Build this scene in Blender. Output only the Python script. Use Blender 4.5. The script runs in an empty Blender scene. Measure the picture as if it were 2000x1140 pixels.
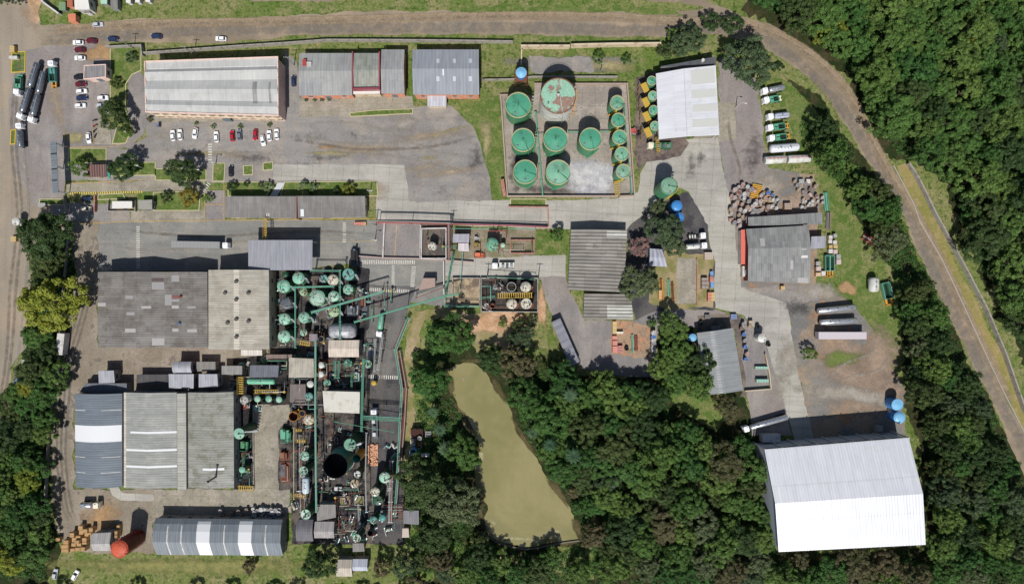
import bpy, math, random
import numpy as np
from mathutils import Vector
from mathutils.geometry import tessellate_polygon
R=math.radians; PI=math.pi
random.seed(7); rs=np.random.RandomState(7)
H=240.0; S=0.2
sc=bpy.context.scene; COL=sc.collection
# ---- camera
cd=bpy.data.cameras.new('camera'); cam=bpy.data.objects.new('camera',cd); COL.objects.link(cam)
cam.location=(0,0,H); cd.sensor_width=36; cd.lens=36*H/(2000*S); cd.clip_end=6000; cd.clip_start=1
sc.camera=cam
# ---- sky and sun
EL=54.0
wd=bpy.data.worlds.new('World'); sc.world=wd; wd.use_nodes=True
wt=wd.node_tree; wt.nodes.clear()
sky=wt.nodes.new('ShaderNodeTexSky'); sky.sky_type='NISHITA'; sky.sun_disc=False
sky.sun_elevation=R(EL); sky.sun_rotation=R(187); sky.air_density=1.0; sky.dust_density=1.0
bg=wt.nodes.new('ShaderNodeBackground'); bg.inputs[1].default_value=0.065
wo=wt.nodes.new('ShaderNodeOutputWorld'); wt.links.new(sky.outputs[0],bg.inputs[0]); wt.links.new(bg.outputs[0],wo.inputs[0])
sl=bpy.data.lights.new('sun','SUN'); sl.energy=4.2; sl.angle=R(0.5); sl.color=(1,.975,.94)
so=bpy.data.objects.new('sun',sl); COL.objects.link(so)
az=Vector((0.12,1,0)).normalized()
so.rotation_euler=Vector((az.x*math.cos(R(EL)),az.y*math.cos(R(EL)),-math.sin(R(EL)))).to_track_quat('-Z','Y').to_euler()
so.location=(0,0,200)
sc.view_settings.view_transform='Standard'; sc.view_settings.look='None'; sc.view_settings.gamma=1
sc.view_settings.exposure=0.2
E=1.27
def lin(v):
    v/=255.0
    return v/12.92 if v<=.04045 else ((v+.055)/1.055)**2.4
def A(r,g,b,k=1.0): return tuple(min(.9,lin(c)/E*k) for c in (r,g,b))
def W(px,py,h=0.0):
    f=S*(1-h/H); return ((px-1000)*f,(570-py)*f)
# ---- node helper
class G:
    def __init__(s,name,rough=.8,spec=.3,metal=0.0):
        m=bpy.data.materials.new(name); m.use_nodes=True; s.m=m; s.t=m.node_tree; s.b=s.t.nodes['Principled BSDF']
        s.b.inputs['Roughness'].default_value=rough; s.b.inputs['Metallic'].default_value=metal
        s.b.inputs['Specular IOR Level'].default_value=spec; s.p=None
    def _in(s,sock,v):
        if isinstance(v,bpy.types.NodeSocket): s.t.links.new(v,sock)
        elif isinstance(v,(tuple,list)) and len(v)==3 and sock.type=='RGBA': sock.default_value=(*v,1)
        else: sock.default_value=v
    def n(s,ty,_o=0,**k):
        nd=s.t.nodes.new(ty)
        for a,v in k.items():
            if a in nd.inputs: s._in(nd.inputs[a],v)
            else: setattr(nd,a,v)
        return nd.outputs[_o]
    def pos(s):
        if s.p is None: s.p=s.n('ShaderNodeNewGeometry')
        return s.p
    def noise(s,sc_,det=3,vec=None,rough=.55,dist=0):
        return s.n('ShaderNodeTexNoise',Vector=vec if vec is not None else s.pos(),Scale=sc_,Detail=det,Roughness=rough,Distortion=dist)
    def m2(s,op,a,b=0.0):
        nd=s.t.nodes.new('ShaderNodeMath'); nd.operation=op; s._in(nd.inputs[0],a); s._in(nd.inputs[1],b); return nd.outputs[0]
    def mr(s,v,a,b,c=0.0,d=1.0):
        nd=s.t.nodes.new('ShaderNodeMapRange'); nd.interpolation_type='SMOOTHSTEP'
        s._in(nd.inputs[0],v)
        for i,x in enumerate((a,b,c,d)): s._in(nd.inputs[i+1],x)
        return nd.outputs[0]
    def mix(s,f,a,b,blend='MIX'):
        nd=s.t.nodes.new('ShaderNodeMix'); nd.data_type='RGBA'; nd.blend_type=blend
        s._in(nd.inputs[0],f); s._in(nd.inputs[6],a); s._in(nd.inputs[7],b); return nd.outputs[2]
    def mul(s,c,f):  # colour times scalar
        cc=s.n('ShaderNodeCombineColor',Red=f,Green=f,Blue=f); return s.mix(1.0,c,cc,'MULTIPLY')
    def vscale(s,v,sx,sy,sz,rot=0):
        nd=s.t.nodes.new('ShaderNodeMapping'); s.t.links.new(v,nd.inputs[0]); nd.inputs['Scale'].default_value=(sx,sy,sz); nd.inputs['Rotation'].default_value=(0,0,rot); return nd.outputs[0]
    def col(s,c): s._in(s.b.inputs['Base Color'],c); return s
    def bump(s,h,st=.3,d=.1): s.t.links.new(s.n('ShaderNodeBump',Height=h,Strength=st,Distance=d),s.b.inputs['Normal']); return s
MC={}
def ground(name,c1,c2,c3,lo=.03,mid=.2,fine=1.6,fa=.25,streak=None,spk=None,bump=.3,thr=(.45,.62),joint=None,crack=0):
    g=G(name,.95,.1)
    c=g.mix(g.mr(g.noise(lo,4),.4,.6),c1,c2)
    c=g.mix(g.mr(g.noise(mid,6,rough=.65),thr[0],thr[1]),c,c3)
    if streak:
        v=g.vscale(g.pos(),streak[0],streak[1],1,streak[2]); c=g.mul(c,g.mr(g.noise(1.0,5,v,.6),.3,.7,.91,1.08))
    if spk is not None: c=g.mix(g.mr(g.noise(spk[1],3,rough=.7),spk[2],spk[2]+.06,0,spk[3]),c,spk[0])
    if joint:
        v=g.vscale(g.pos(),1,1,1,joint[1]); sp=g.t.nodes.new('ShaderNodeSeparateXYZ'); g.t.links.new(v,sp.inputs[0])
        for k in (0,1): c=g.mul(c,g.mr(g.m2('ABSOLUTE',g.m2('SUBTRACT',g.m2('FRACT',g.m2('DIVIDE',sp.outputs[k],joint[0])),.5)),0,.03,.74,1))
    if crack:
        w=g.t.nodes.new('ShaderNodeTexNoise'); w.inputs['Scale'].default_value=.25; w.inputs['Detail'].default_value=4; g.t.links.new(g.pos(),w.inputs[0])
        av=g.t.nodes.new('ShaderNodeVectorMath'); av.operation='MULTIPLY_ADD'; g.t.links.new(w.outputs[1],av.inputs[0]); av.inputs[1].default_value=(9,9,0); g.t.links.new(g.pos(),av.inputs[2])
        vo=g.t.nodes.new('ShaderNodeTexVoronoi'); vo.feature='DISTANCE_TO_EDGE'; vo.inputs['Scale'].default_value=.09; g.t.links.new(av.outputs[0],vo.inputs[0])
        c=g.mul(c,g.mr(vo.outputs[0],0,.022,1-crack,1))
    n=g.noise(fine,5,rough=.7); c=g.mul(c,g.mr(n,.25,.75,1-fa,1+fa)); g.col(c)
    if bump: g.bump(n,bump,.3)
    return g.m
# ---- objects
def setp(o,label=None,cat=None,group=None,kind=None):
    if label: o['label']=label
    if cat: o['category']=cat
    if group: o['group']=group
    if kind: o['kind']=kind
    return o
def root(name,label,cat,loc=(0,0,0),rz=0,group=None):
    o=bpy.data.objects.new(name,None); o.empty_display_size=.5; COL.objects.link(o); o.location=loc; o.rotation_euler=(0,0,rz)
    return setp(o,label,cat,group)
class MB:
    def __init__(s): s.v=[];s.f=[];s.s=[];s.uv=[]
    def add(s,vs,fs,smooth=False,uv=None):
        n=len(s.v); s.v+=[tuple(v) for v in vs]; s.f+=[tuple(i+n for i in f) for f in fs]; s.s+=[smooth]*len(fs)
        for k,f in enumerate(fs): s.uv.append(uv[k] if uv else None)
        return s
    def frus(s,b,z0,t,z1,smooth=False,cap=True):  # b,t lists of xy, ccw
        n=len(b); vs=[(x,y,z0) for x,y in b]+[(x,y,z1) for x,y in t]
        s.add(vs,[(i,(i+1)%n,n+(i+1)%n,n+i) for i in range(n)],smooth)
        if cap: s.add(vs,[tuple(range(n-1,-1,-1)),tuple(range(n,2*n))])
        return s
    def prism(s,p,z0,z1): return s.frus(p,z0,p,z1)
    def box(s,x,y,z0,sx,sy,sz,a=0):
        c,d=math.cos(a),math.sin(a); q=[(-sx/2,-sy/2),(sx/2,-sy/2),(sx/2,sy/2),(-sx/2,sy/2)]
        return s.prism([(x+u*c-v*d,y+u*d+v*c) for u,v in q],z0,z0+sz)
    def cyl(s,x,y,z0,z1,r0,r1=None,n=24,cap=True):
        r1=r0 if r1 is None else r1
        q=lambda r:[(x+r*math.cos(2*PI*i/n),y+r*math.sin(2*PI*i/n)) for i in range(n)]
        return s.frus(q(r0),z0,q(r1),z1,True,cap)
    def ring(s,x,y,z,r,t,n=28):
        vs=[];fs=[];k=6
        for i in range(n):
            a=2*PI*i/n
            for j in range(k):
                b=2*PI*j/k; rr=r+t*math.cos(b); vs.append((x+rr*math.cos(a),y+rr*math.sin(a),z+t*math.sin(b)))
        for i in range(n):
            for j in range(k):
                fs.append((i*k+j,((i+1)%n)*k+j,((i+1)%n)*k+(j+1)%k,i*k+(j+1)%k))
        return s.add(vs,fs,True)
    def dome(s,x,y,z,r,h,n=28,m=6,hole=0):
        vs=[];fs=[]
        for j in range(m+1):
            t=j/m*PI/2
            rr=r*math.cos(t); 
            for i in range(n): a=2*PI*i/n; vs.append((x+rr*math.cos(a),y+rr*math.sin(a),z+h*math.sin(t)))
        for j in range(m):
            for i in range(n): fs.append((j*n+i,j*n+(i+1)%n,(j+1)*n+(i+1)%n,(j+1)*n+i))
        return s.add(vs,fs,True)
    def tube(s,pts,r,n=8,cap=True):
        pts=[Vector(p) for p in pts]; rings=[]
        for i,p in enumerate(pts):
            d=(pts[min(i+1,len(pts)-1)]-pts[max(i-1,0)]).normalized()
            u=Vector((0,0,1)) if abs(d.z)<.9 else Vector((1,0,0))
            a=d.cross(u).normalized(); b=a.cross(d)
            rr=r[i] if isinstance(r,(list,tuple)) else r
            rings.append([p+a*rr*math.cos(2*PI*k/n)+b*rr*math.sin(2*PI*k/n) for k in range(n)])
        vs=[v for g in rings for v in g]; fs=[]
        for i in range(len(pts)-1):
            for k in range(n): fs.append((i*n+k,i*n+(k+1)%n,(i+1)*n+(k+1)%n,(i+1)*n+k))
        s.add(vs,fs,True)
        if cap: s.add(vs,[tuple(range(n)),tuple(range((len(pts)-1)*n+n-1,(len(pts)-1)*n-1,-1))])
        return s
    def build(s,name,mat,parent=None,loc=None,rz=0,**p):
        L=loc
        if parent is not None and loc is None:
            q=parent
            while q.parent is not None: q=q.parent
            off=Vector(q.get('_o',(0,0,0)))
        else: off=Vector(loc) if (loc is not None and not p.pop('local',False)) else Vector((0,0,0))
        me=bpy.data.meshes.new(name)
        me.from_pydata([(v[0]-off.x,v[1]-off.y,v[2]-off.z) for v in s.v],[],s.f); me.materials.append(mat)
        me.polygons.foreach_set('use_smooth',s.s)
        if any(u is not None for u in s.uv):
            ul=me.uv_layers.new(name='UVMap'); i=0
            for k,f in enumerate(s.f):
                for j in range(len(f)):
                    if s.uv[k]: ul.data[i].uv=s.uv[k][j]
                    i+=1
        me.update()
        o=bpy.data.objects.new(name,me); COL.objects.link(o)
        if parent is not None: o.parent=parent
        elif L is not None: o.location=L
        setp(o,p.get('label'),p.get('cat'),p.get('group'),p.get('kind'))
        return o
def wroot(name,label,cat,x,y,group=None,z=0):  # root whose parts are given in world coordinates
    o=root(name,label,cat,(x,y,z),0,group); o['_o']=(x,y,z); return o
def area(p): return .5*sum(p[i][0]*p[(i+1)%len(p)][1]-p[(i+1)%len(p)][0]*p[i][1] for i in range(len(p)))
def ccw(p): return p if area(p)>0 else p[::-1]
def hn(a,b): # hash noise
    return (math.sin(a*12.9898+b*78.233)*43758.5453)%1-.5
def rough_poly(p,amp,step=1.6):
    out=[];n=len(p)
    for i in range(n):
        a=p[i];b=p[(i+1)%n]; L=math.hypot(b[0]-a[0],b[1]-a[1]); k=max(1,int(L/step))
        nx,ny=(-(b[1]-a[1])/(L+1e-9),(b[0]-a[0])/(L+1e-9))
        for j in range(k):
            t=j/k; x=a[0]+(b[0]-a[0])*t; y=a[1]+(b[1]-a[1])*t
            d=0 if k==1 else amp*(1.3*math.sin(x*.31+y*.47+i)+.7*math.sin(x*1.3-y*1.1)+.8*hn(round(x,2),round(y,2)))
            out.append((x+nx*d,y+ny*d))
    return out
ZI=[0]
def sheet(name,px,mat,amp=.25,z=None,thick=None,label=None):
    p=ccw(rough_poly([W(*q) for q in px],amp) if amp else [W(*q) for q in px])
    ZI[0]+=1; zz=ZI[0]*.0015 if z is None else z
    tri=tessellate_polygon([[Vector((x,y,0)) for x,y in p]])
    m=MB(); vs=[(x,y,zz) for x,y in p]; fs=[]
    for t in tri:
        a,b,c=[vs[i] for i in t]
        fs.append(t if (b[0]-a[0])*(c[1]-a[1])-(b[1]-a[1])*(c[0]-a[0])>0 else t[::-1])
    m.add(vs,fs)
    if thick:
        n=len(p); m.add([(x,y,zz-thick) for x,y in p]+vs,[(i,(i+1)%n,n+(i+1)%n,n+i) for i in range(n)])
    return m.build(name,mat,kind='structure')
def strip_pts(pts,w,closed=False):
    n=len(pts);Lf=[];Rt=[]
    for i in range(n):
        p=Vector(pts[i])
        a=Vector(pts[i-1]) if (closed or i>0) else None; b=Vector(pts[(i+1)%n]) if (closed or i<n-1) else None
        d1=(p-a).normalized() if a is not None else (b-p).normalized(); d2=(b-p).normalized() if b is not None else d1
        n1=Vector((-d1.y,d1.x)); n2=Vector((-d2.y,d2.x)); m=(n1+n2)
        m=m.normalized() if m.length>1e-6 else n1; k=w/2/max(.35,m.dot(n1))
        Lf.append(tuple(p+m*k)); Rt.append(tuple(p-m*k))
    return Lf,Rt
def strip(mb,pts,w,z0,z1,closed=False):
    L_,R_=strip_pts(pts,w,closed); n=len(pts); vs=[]
    for a,b in zip(L_,R_): vs+=[(*a,z0),(*b,z0),(*b,z1),(*a,z1)]
    fs=[]
    for i in range(n if closed else n-1):
        j=(i+1)%n
        for k in range(4): fs.append((i*4+k,i*4+(k+1)%4,j*4+(k+1)%4,j*4+k))
    if not closed: fs+=[(0,3,2,1),((n-1)*4,(n-1)*4+1,(n-1)*4+2,(n-1)*4+3)]
    return mb.add(vs,fs)
def blobmat(name,c1,c2,fine=1.5,sc1=.25):
    if name in MC: return MC[name]
    g=G(name,.95,.1); c=g.mix(g.mr(g.noise(sc1,4),.4,.6),c1,c2); c=g.mul(c,g.mr(g.noise(fine,4,rough=.7),.25,.75,.78,1.22)); g.col(c)
    at=g.n('ShaderNodeAttribute',attribute_name='fade',_o=2)
    al=g.mr(g.m2('ADD',g.m2('MULTIPLY',at,1.1),g.m2('MULTIPLY',g.noise(.35,7,rough=.72),1.5)),.85,1.75,0,.9)
    g.t.links.new(al,g.b.inputs['Alpha']); MC[name]=g.m; return g.m
def blob(name,px,py,rx,ry,mat,rot=0,k=1.0):
    ZI[0]+=1; z=ZI[0]*.0015; cx,cy=W(px,py); rx*=S; ry*=S; n=36;c,s_=math.cos(R(rot)),math.sin(R(rot)); vs=[(cx,cy,z)];fs=[];fa=[k]
    for j,t in enumerate((.35,.7,1.0)):
        for i in range(n):
            a=2*PI*i/n; w=1+.18*math.sin(2*a+px)+.12*math.sin(3*a+py)+.08*math.sin(5*a); u=rx*t*w*math.cos(a); v=ry*t*w*math.sin(a)
            vs.append((cx+u*c-v*s_,cy+u*s_+v*c,z)); fa.append(k*(1-t)**.8)
    for i in range(n): fs.append((0,1+i,1+(i+1)%n))
    for j in range(2):
        for i in range(n): a=1+j*n+i; b=1+j*n+(i+1)%n; fs.append((a,a+n,b+n,b))
    me=bpy.data.meshes.new(name); me.from_pydata(vs,[],fs); me.materials.append(mat)
    at=me.attributes.new('fade','FLOAT','POINT'); at.data.foreach_set('value',fa)
    o=bpy.data.objects.new(name,me); COL.objects.link(o); o['kind']='structure'; return o
# ---- simple paints
def paint(name,c,rough=.5,var=.12,dirt=None,ds=.8,metal=0,spec=.35,fine=4):
    if name in MC: return MC[name]
    g=G(name,rough,spec,metal); cc=g.mul(c,g.mr(g.noise(fine,3),.3,.7,1-var,1+var))
    if dirt is not None: cc=g.mix(g.mr(g.noise(ds,5,rough=.65),.5,.66,0,.85),cc,dirt)
    g.col(cc); MC[name]=g.m; return g.m
# ================= GROUND =================
grass=ground('grass mat',A(100,118,58),A(120,126,74),A(138,134,92),.02,.12,1.1,.38,spk=(A(66,92,30),.5,.53,.7))
lawn=ground('lawn mat',A(88,110,50),A(102,118,62),A(124,128,78),.08,.3,1.4,.35)
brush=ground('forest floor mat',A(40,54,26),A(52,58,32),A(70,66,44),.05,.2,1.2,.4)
taupe=ground('dirt road mat',A(150,138,120),A(140,126,108),A(164,146,124),.02,.06,1.8,.12,(.02,.3,0))
taupe2=ground('gravel road mat',A(158,147,132),A(150,138,122),A(166,150,130),.02,.06,1.8,.12,(.3,.02,R(0)))
asph=ground('asphalt mat',A(140,135,130),A(150,146,141),A(160,151,141),.025,.09,1.6,.15,(.05,.35,R(8)),crack=.16,spk=(A(116,112,110),.35,.66,.5))
asphP=ground('old asphalt mat',A(146,136,131),A(138,133,130),A(154,146,140),.03,.09,1.6,.15,(.25,.06,R(-30)),crack=.14,spk=(A(112,108,106),.4,.66,.5))
asphD=ground('street asphalt mat',A(132,131,126),A(140,138,132),A(150,146,138),.03,.1,1.5,.12,(.03,.4,0),crack=.14,spk=(A(108,106,104),.3,.66,.5))
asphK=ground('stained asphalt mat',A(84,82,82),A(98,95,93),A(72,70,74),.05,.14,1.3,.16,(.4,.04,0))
conc=ground('concrete mat',A(176,172,160),A(168,164,155),A(184,179,169),.03,.08,1.5,.08,(.04,.4,R(5)),joint=(6.0,R(4)),crack=.08,spk=(A(132,128,120),.25,.66,.5))
concC=ground('cool concrete mat',A(172,174,168),A(164,166,160),A(178,178,172),.03,.08,1.5,.06,(.35,.04,R(-8)))
slab=ground('slab mat',A(158,150,132),A(146,140,126),A(170,161,146),.06,.16,1.3,.14,joint=(3.0,0),crack=.15,spk=(A(112,106,96),.5,.6,.6))
oily=ground('oily floor mat',A(76,72,72),A(106,98,90),A(48,46,48),.12,.3,1.5,.32,spk=(A(146,134,116),.35,.62,.8))
farmfl=ground('tank floor mat',A(164,152,140),A(148,140,130),A(176,166,154),.05,.15,1.4,.14,joint=(5.0,0),spk=(A(112,104,98),.3,.6,.7))
dirty=ground('plant dirt mat',A(146,136,120),A(140,128,112),A(160,149,134),.04,.1,1.4,.17,(.25,.03,0),spk=(A(112,102,92),.2,.58,.7))
eyard=ground('east yard mat',A(138,132,124),A(124,122,118),A(164,142,118),.03,.07,1.3,.18,(.15,.3,R(30)),spk=(A(170,126,92),.09,.6,.7))
redd=ground('red soil mat',A(204,168,136),A(190,150,116),A(176,146,112),.1,.25,1.2,.15)
tan=ground('tan soil mat',A(172,152,120),A(150,138,98),A(128,126,78),.06,.15,1.2,.22)
m=MB().add([(-1500,-1500,0),(1500,-1500,0),(1500,1500,0),(-1500,1500,0)],[(0,1,2,3)]); m.build('ground',grass,kind='structure')
# forest floor
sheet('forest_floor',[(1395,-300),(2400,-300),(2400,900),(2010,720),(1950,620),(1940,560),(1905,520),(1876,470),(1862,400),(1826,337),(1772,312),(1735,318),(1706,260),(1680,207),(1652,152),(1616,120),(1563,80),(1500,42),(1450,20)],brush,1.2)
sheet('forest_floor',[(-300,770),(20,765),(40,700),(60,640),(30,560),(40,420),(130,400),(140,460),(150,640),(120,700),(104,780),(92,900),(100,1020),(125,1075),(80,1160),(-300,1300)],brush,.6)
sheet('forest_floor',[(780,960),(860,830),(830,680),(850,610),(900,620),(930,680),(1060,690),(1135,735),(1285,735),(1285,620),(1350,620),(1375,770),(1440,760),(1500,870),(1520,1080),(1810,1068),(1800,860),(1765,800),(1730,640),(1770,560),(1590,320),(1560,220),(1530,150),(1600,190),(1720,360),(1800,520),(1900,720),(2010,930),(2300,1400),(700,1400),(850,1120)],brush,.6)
sheet('grass_patch',[(1075,1066),(1168,1058),(1160,1130),(1080,1130)],grass,.6)
sheet('grass_patch',[(870,1060),(945,1050),(985,1075),(950,1130),(880,1130)],grass,.6)
sheet('grass_patch',[(1290,750),(1440,755),(1400,840),(1330,800)],lawn,.5)
sheet('grass_verge',[(1600,330),(1640,330),(1700,560),(1762,620),(1766,770),(1700,720),(1640,560),(1630,420),(1560,250),(1590,260)],lawn,.6)
sheet('grass_patch',[(1500,150),(1545,160),(1600,230),(1600,330),(1560,300),(1530,220)],lawn,.4)
# roads
sheet('road',[(-300,-120),(46,-120),(66,10),(78,50),(150,92),(120,400),(70,470),(60,560),(50,675),(22,719),(16,760),(0,790),(-300,960)],taupe2,.35)
NE_=[(66,44),(78,50),(171,47),(202,41),(300,36),(371,42),(470,38),(560,31),(631,28),(691,22),(960,22),(1200,22),(1300,27),(1370,17),(1416,14),(1451,32),(1510,51),(1563,84),(1616,123),(1651,154),(1679,207),(1703,260),(1731,316),(1769,380),(1795,435),(1837,506),(1879,595),(1921,687),(1959,767),(2000,847),(2120,1080)]
SE_=[(2100,1130),(2000,930),(1963,843),(1938,780),(1912,738),(1879,666),(1837,582),(1795,498),(1761,414),(1721,351),(1686,302),(1651,245),(1623,200),(1598,168),(1567,140),(1531,116),(1480,85),(1400,66),(1300,72),(1200,72),(960,67),(673,68),(560,70),(532,75),(445,83),(371,86),(270,81),(222,84),(140,92),(80,90)]
sheet('road',NE_+SE_,taupe,.25)
blob('dirt_patch',900,34,300,9,blobmat('light dirt mat',A(182,164,140),A(172,152,126)),0,.7)
blob('dirt_patch',1620,170,120,10,blobmat('light dirt mat',None,None),-48,.8)
sheet('grass_verge',[(900,12),(1280,12),(1345,33),(1300,31),(1200,25),(960,24),(880,24)],lawn,.4)
sheet('path',[(1160,-30),(1380,-30),(1380,2),(1418,16),(1449,33),(1400,22),(1330,6),(1240,-2),(1160,-6)],taupe,.3)
sheet('path',[(300,-40),(700,-40),(690,0),(600,4),(545,3),(430,-2),(300,-6)],taupe,.3)
sheet('path',[(50,-20),(83,-20),(84,0),(76,22),(74,46),(58,38)],redd,.4)
blob('dirt_patch',60,30,26,34,blobmat('pale soil mat',A(190,166,140),A(176,150,122)),0,.7)
# grass verge north-east wall side
sheet('grass_verge',[(1752,325),(1772,318),(1800,370),(1860,500),(1905,590),(1990,760),(2090,990),(2070,980),(2000,842),(1921,682),(1879,590),(1837,500),(1795,430),(1770,376)],ground('dry verge mat',A(150,138,84),A(132,130,72),A(160,142,100),.05,.2,1.2,.2),.3)
# parking lot in the west
sheet('parking_lot',[(30,97),(150,88),(214,86),(213,240),(262,258),(262,288),(125,294),(125,380),(62,402),(30,330),(18,200)],asphP,.3)
blob('dirt_patch',196,104,36,22,blobmat('orange soil mat',A(186,152,112),A(170,138,102)),0,1.4)
blob('dirt_patch',110,200,22,90,blobmat('light dirt mat',None,None),6,.6)
blob('dirt_patch',146,270,22,18,blobmat('straw soil mat',A(172,160,118),A(156,148,108)),0,1.1)
sheet('yard',[(284,222),(560,224),(590,186),(805,188),(808,215),(700,240),(560,250),(284,250)],slab,.05)
# central parking lot and yards
sheet('parking_lot',[(120,293),(252,290),(285,268),(287,238),(560,238),(583,215),(700,230),(803,222),(807,208),(885,207),(912,238),(925,246),(938,278),(945,310),(957,350),(962,396),(735,402),(735,360),(120,352)],asph,.2)
sheet('parking_lot',[(583,196),(740,188),(803,210),(803,223),(690,222),(583,232)],slab,.1)
sheet('driveway',[(250,150),(272,138),(287,160),(287,238),(280,262),(252,290),(244,288),(258,250),(250,220)],asphP,.12)
sheet('driveway',[(557,100),(580,120),(586,190),(583,240),(557,238)],asph,.1)
sheet('street',[(140,432),(300,428),(735,430),(738,505),(700,512),(570,528),(192,530),(168,530),(160,470),(140,470)],asphD,.12)
sheet('street',[(104,396),(250,398),(256,434),(104,440)],asph,.12)
sheet('street',[(400,372),(440,372),(440,432),(400,432)],asphP,.05)
sheet('walkway',[(130,356),(400,352),(400,372),(130,376)],slab,.12)
sheet('walkway',[(256,412),(400,410),(400,434),(256,434)],slab,.1)
sheet('concrete_road',[(534,322),(660,320),(790,322),(800,393),(965,391),(1065,392),(1200,388),(1246,376),(1251,340),(1264,314),(1300,303),(1326,272),(1402,268),(1412,330),(1425,380),(1438,460),(1450,560),(1537,590),(1545,640),(1562,740),(1592,860),(1552,860),(1517,740),(1490,660),(1452,615),(1395,600),(1395,520),(1380,440),(1345,375),(1290,352),(1288,440),(1225,450),(1070,447),(735,434),(735,352),(534,352)],conc,.1)
sheet('yard',[(796,340),(956,345),(960,391),(800,394)],asph,.25)
sheet('yard',[(700,500),(1105,498),(1106,541),(1052,541),(940,545),(870,600),(700,575)],asphD,.1)
sheet('concrete_road',[(870,500),(1104,498),(1105,541),(1052,541),(938,540),(870,560)],conc,.08)
sheet('yard',[(1052,541),(1106,541),(1110,566),(1142,626),(1240,626),(1285,600),(1395,605),(1420,612),(1385,640),(1285,640),(1283,740),(1135,722),(1080,620)],asphP,.3)
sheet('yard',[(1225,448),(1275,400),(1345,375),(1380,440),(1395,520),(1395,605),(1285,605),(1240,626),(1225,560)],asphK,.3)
sheet('storage_yard',[(1268,518),(1310,480),(1345,495),(1393,497),(1393,600),(1312,604),(1268,590)],tan,.3)
sheet('slab',[(1322,505),(1360,505),(1360,592),(1322,592)],slab,.2)
sheet('storage_yard',[(1195,626),(1240,628),(1280,640),(1279,696),(1242,698),(1194,690)],ground('rusty yard mat',A(172,146,120),A(150,132,114),A(182,138,108),.15,.35,1.3,.22,spk=(A(120,100,84),.6,.58,.7)),.2)
sheet('yard',[(1242,150),(1290,140),(1345,280),(1330,306),(1262,316),(1246,340),(1240,300)],ground('stained yard mat',A(112,100,94),A(134,120,110),A(90,80,76),.08,.2,1.3,.2),.3)
sheet('yard',[(1404,112),(1430,110),(1480,165),(1490,250),(1500,330),(1590,340),(1600,420),(1592,560),(1660,590),(1700,640),(1765,760),(1766,850),(1590,858),(1562,740),(1545,640),(1537,590),(1450,560),(1425,380)],eyard,.3)
sheet('yard',[(1404,112),(1430,110),(1478,160),(1490,250),(1496,335),(1440,440),(1425,380),(1412,330),(1404,268)],asphP,.3)
sheet('yard',[(1362,616),(1440,612),(1500,680),(1512,770),(1445,775),(1452,764),(1433,640),(1362,650)],ground('shed yard mat',A(116,106,98),A(134,122,108),A(98,90,86),.08,.2,1.3,.2),.2)
sheet('yard',[(1450,562),(1600,556),(1600,585),(1545,600),(1537,590)],asph,.25)
sheet('yard',[(1450,615),(1490,660),(1517,740),(1548,850),(1470,850),(1450,700)],asphP,.2)
sheet('apron',[(1402,200),(1437,200),(1437,272),(1402,278)],slab,.06)
for (x,y,rx,ry,rt,k) in [(1680,740,100,60,-20,1.0),(1715,700,60,70,0,1.0),(1600,640,34,34,0,.9),(1650,690,80,40,0,.8),(1690,790,90,36,0,.8),(1735,770,40,30,0,1.1),(1560,400,60,40,0,1.2),(1470,400,50,40,0,.8)]:
    blob('dirt_patch',x,y,rx,ry,blobmat('orange dirt mat',A(172,150,130),A(162,142,124)),rt,k)
for (x,y,rx,ry,rt,k) in [(1660,770,120,24,-8,1.1),(1540,700,30,60,8,.9),(1500,370,60,40,0,.9),(1600,570,70,20,0,1.0),(1520,760,30,60,10,.6)]:
    blob('dirt_patch',x,y,rx,ry,blobmat('pale dirt mat',A(176,168,156),A(164,154,140)),rt,k)
blob('grass_patch',1642,700,44,22,blobmat('grass blob mat',A(110,130,62),A(124,130,80)),10,1.2)
blob('dirt_patch',1655,563,20,16,blobmat('orange soil mat',None,None),0,1.8)
for (x,y,rx,ry,rt,k,c) in [(845,265,100,14,10,.7,'light dirt mat'),(880,255,60,5,14,.7,'straw soil mat'),(880,335,100,12,4,.7,'light dirt mat'),(830,325,60,14,10,.6,'light dirt mat'),(700,290,90,18,0,.7,'light dirt mat'),(650,300,60,8,0,.9,'straw soil mat'),(840,308,40,6,8,.6,'straw soil mat'),(640,287,24,5,0,1.0,'orange soil mat'),(790,240,40,24,0,.8,'pale dirt mat'),(730,375,40,24,0,.7,'light dirt mat'),(450,300,60,16,0,.5,'light dirt mat'),(330,270,40,30,0,.5,'pale dirt mat'),(390,300,60,8,0,.7,'straw soil mat')]:
    blob('dirt_patch',x,y,rx,ry,blobmat(c,None,None),rt,k)
sk=blobmat('oil stain mat',A(92,88,86),A(78,74,74))
for (x,y,rx,ry,rt,k) in [(600,270,60,14,0,.35),(700,265,40,12,0,.3),(930,310,24,40,0,.5),(960,240,10,60,0,.4),(640,308,60,8,0,.55),(600,320,50,8,0,.3),(860,375,60,14,0,.3),(1350,330,20,30,0,.5),(1370,310,14,26,0,.5),(1470,300,30,60,0,.5),(500,310,60,16,0,.4),(870,470,30,20,0,1),(1560,600,40,30,0,.6)]:
    blob('oil_stain',x,y,rx,ry,sk,rt,k)
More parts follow.
